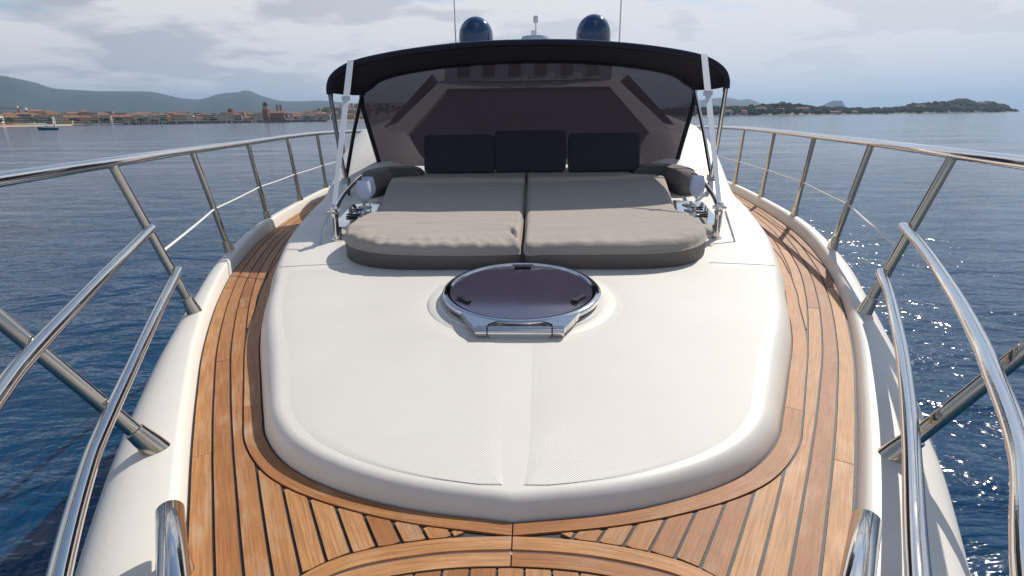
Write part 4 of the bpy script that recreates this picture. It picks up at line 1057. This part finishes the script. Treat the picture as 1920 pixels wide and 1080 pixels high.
for u in (1630, 1655, 1662): sailboat(u+3, 1000, 5, 4.5, 'tiny dinghy with red sail off the headland', 'red sailed dinghies', 'hullred')
# blue motorboat with one person standing aft
p = far(88, 330); mbt = empty('motor_boat', (p.x, p.y, 0)); mbt.rotation_euler[2] = math.atan2(-hdir(88).x, hdir(88).y)+math.pi; tag(mbt, 'small blue motorboat with a canopy and one person aboard off the beach', 'boat')
def lpart(nm, mb, m, par=mbt): me = mesh(nm, mb.v, mb.f); me.materials.append(M[m]); a = bpy.data.objects.new(nm, me); C.objects.link(a); a.parent = par; return a
vs = []; fs = []
for i in range(9):
    t = -1+2*i/8; w = 1.15*(1-max(0, t)**2.4); x = t*3.6; vs += [(x, -w, .95+.35*max(0, t)), (x, -w*.75, -.15), (x, w*.75, -.15), (x, w, .95+.35*max(0, t))]
for i in range(8): a = i*4; fs += [(a+k, a+k+1, a+k+5, a+k+4) for k in range(3)]+[(a+3, a, a+4, a+7)]
fs.append((0, 3, 2, 1)); m2 = MB(); m2.v = vs; m2.f = fs; lpart('hull', m2, 'hullblue')
lpart('console', MB().box((.3,0,1.45), (1.5,1.2,1.0)), 'white'); lpart('canopy', MB().box((.2,0,2.5), (2.4,1.7,.12)), 'hullblue')
for a, b in ((-.8,-.7),(-.8,.7),(1.2,-.7),(1.2,.7)): lpart('canopy_post', MB().tube([(a,b,.9),(a,b,2.5)], .04, 5), 'white')
lpart('outboard', MB().box((-3.7,0,.9), (.5,.45,1.1)), 'white')
def person(loc, par=None):
    me = bpy.data.meshes.new('person'); J = [(0,0,.95),(0,0,1.2),(0,0,1.45),(0,0,1.55),(0,0,1.7),(.05,.2,1.42),(.1,.28,1.15),(.2,.25,.95),(.05,-.2,1.42),(.1,-.28,1.15),(.2,-.25,.95),(0,.1,.9),(.03,.12,.5),(0,.13,.05),(.1,.13,.03),(0,-.1,.9),(.03,-.12,.5),(0,-.13,.05),(.1,-.13,.03)]
    E_ = [(0,1),(1,2),(2,3),(3,4),(2,5),(5,6),(6,7),(2,8),(8,9),(9,10),(0,11),(11,12),(12,13),(13,14),(0,15),(15,16),(16,17),(17,18)]
    rad = [.14,.15,.13,.06,.11,.06,.05,.04,.06,.05,.04,.1,.07,.05,.04,.1,.07,.05,.04]
    me.from_pydata(J, E_, []); o = bpy.data.objects.new('person', me); C.objects.link(o); sk = o.modifiers.new('skin', 'SKIN'); me.materials.append(M['skin'])
    for v, r_ in zip(me.skin_vertices[0].data, rad): v.radius = (r_, r_)
    me.skin_vertices[0].data[0].use_root = True; o.modifiers.new('sub', 'SUBSURF').levels = 1; o.location = loc; return o
pm = mbt.rotation_euler.to_matrix() @ Vector((-2.4, 0, .75)); pe_ = person((p.x+pm.x, p.y+pm.y, .90)); tag(pe_, 'person in dark clothes standing in the stern of the blue motorboat', 'person')
# beach parasols and pedal boats in a row
for j in range(26):
    u = -38+j*4.9; p = far(u, D(u)-10); m_ = ('orange', 'yellow', 'sailwhite')[0 if u < 22 else (1 if u < 52 else 2)]; nm = {'orange': 'orange', 'yellow': 'yellow', 'sailwhite': 'white'}[m_]
    o = empty('beach_parasol', (p.x, p.y, .9)); tag(o, '%s parasol in the row along the town beach' % nm, 'parasol', 'beach parasols %s' % nm)
    a = MB(); a.lathe([(1.7,2.0),(1.0,2.45),(0,2.75)], (0,0,0), 8); lpart('canopy', a, m_, o); lpart('pole', MB().tube([(0,0,-.4),(0,0,2.6)], .05, 5), 'white', o)
# ------------------------------------------------------------------ look-alikes are told apart by their order from the left
ORD = 'first second third fourth fifth sixth seventh eighth ninth tenth eleventh twelfth thirteenth fourteenth fifteenth sixteenth'.split()
NUM = 'one two three four five six seven eight nine ten eleven twelve thirteen fourteen fifteen sixteen'.split()
same = {}
for o in C.objects:
    if o.parent is None and 'label' in o: same.setdefault(o['label'], []).append(o)
for lb, os_ in same.items():
    if 1 < len(os_) <= 16:
        os_.sort(key=lambda o: math.atan2(o.location.x-CAM.x, o.location.y-CAM.y))
        for k, o in enumerate(os_): o['label'] = '%s, %s of %s from left' % (lb, ORD[k], NUM[len(os_)-1])
# ------------------------------------------------------------------ haze
HZD = .8e-4
hm = bpy.data.materials.new('sea_haze'); hm.use_nodes = True; hn = hm.node_tree.nodes; hn.remove(hn['Principled BSDF']); pv = hn.new('ShaderNodeVolumePrincipled'); pv.inputs['Color'].default_value = (.54, .74, 1.0, 1); pv.inputs['Density'].default_value = HZD; pv.inputs['Anisotropy'].default_value = .2
hm.node_tree.links.new(pv.outputs[0], hn['Material Output'].inputs['Volume'])
mb = MB(); mb.box((0, 0, 469), (124000, 124000, 942)); o = mb.build('haze', hm, None, False); tag(o, 'thin blue sea haze over the whole bay', 'haze', kind='stuff')
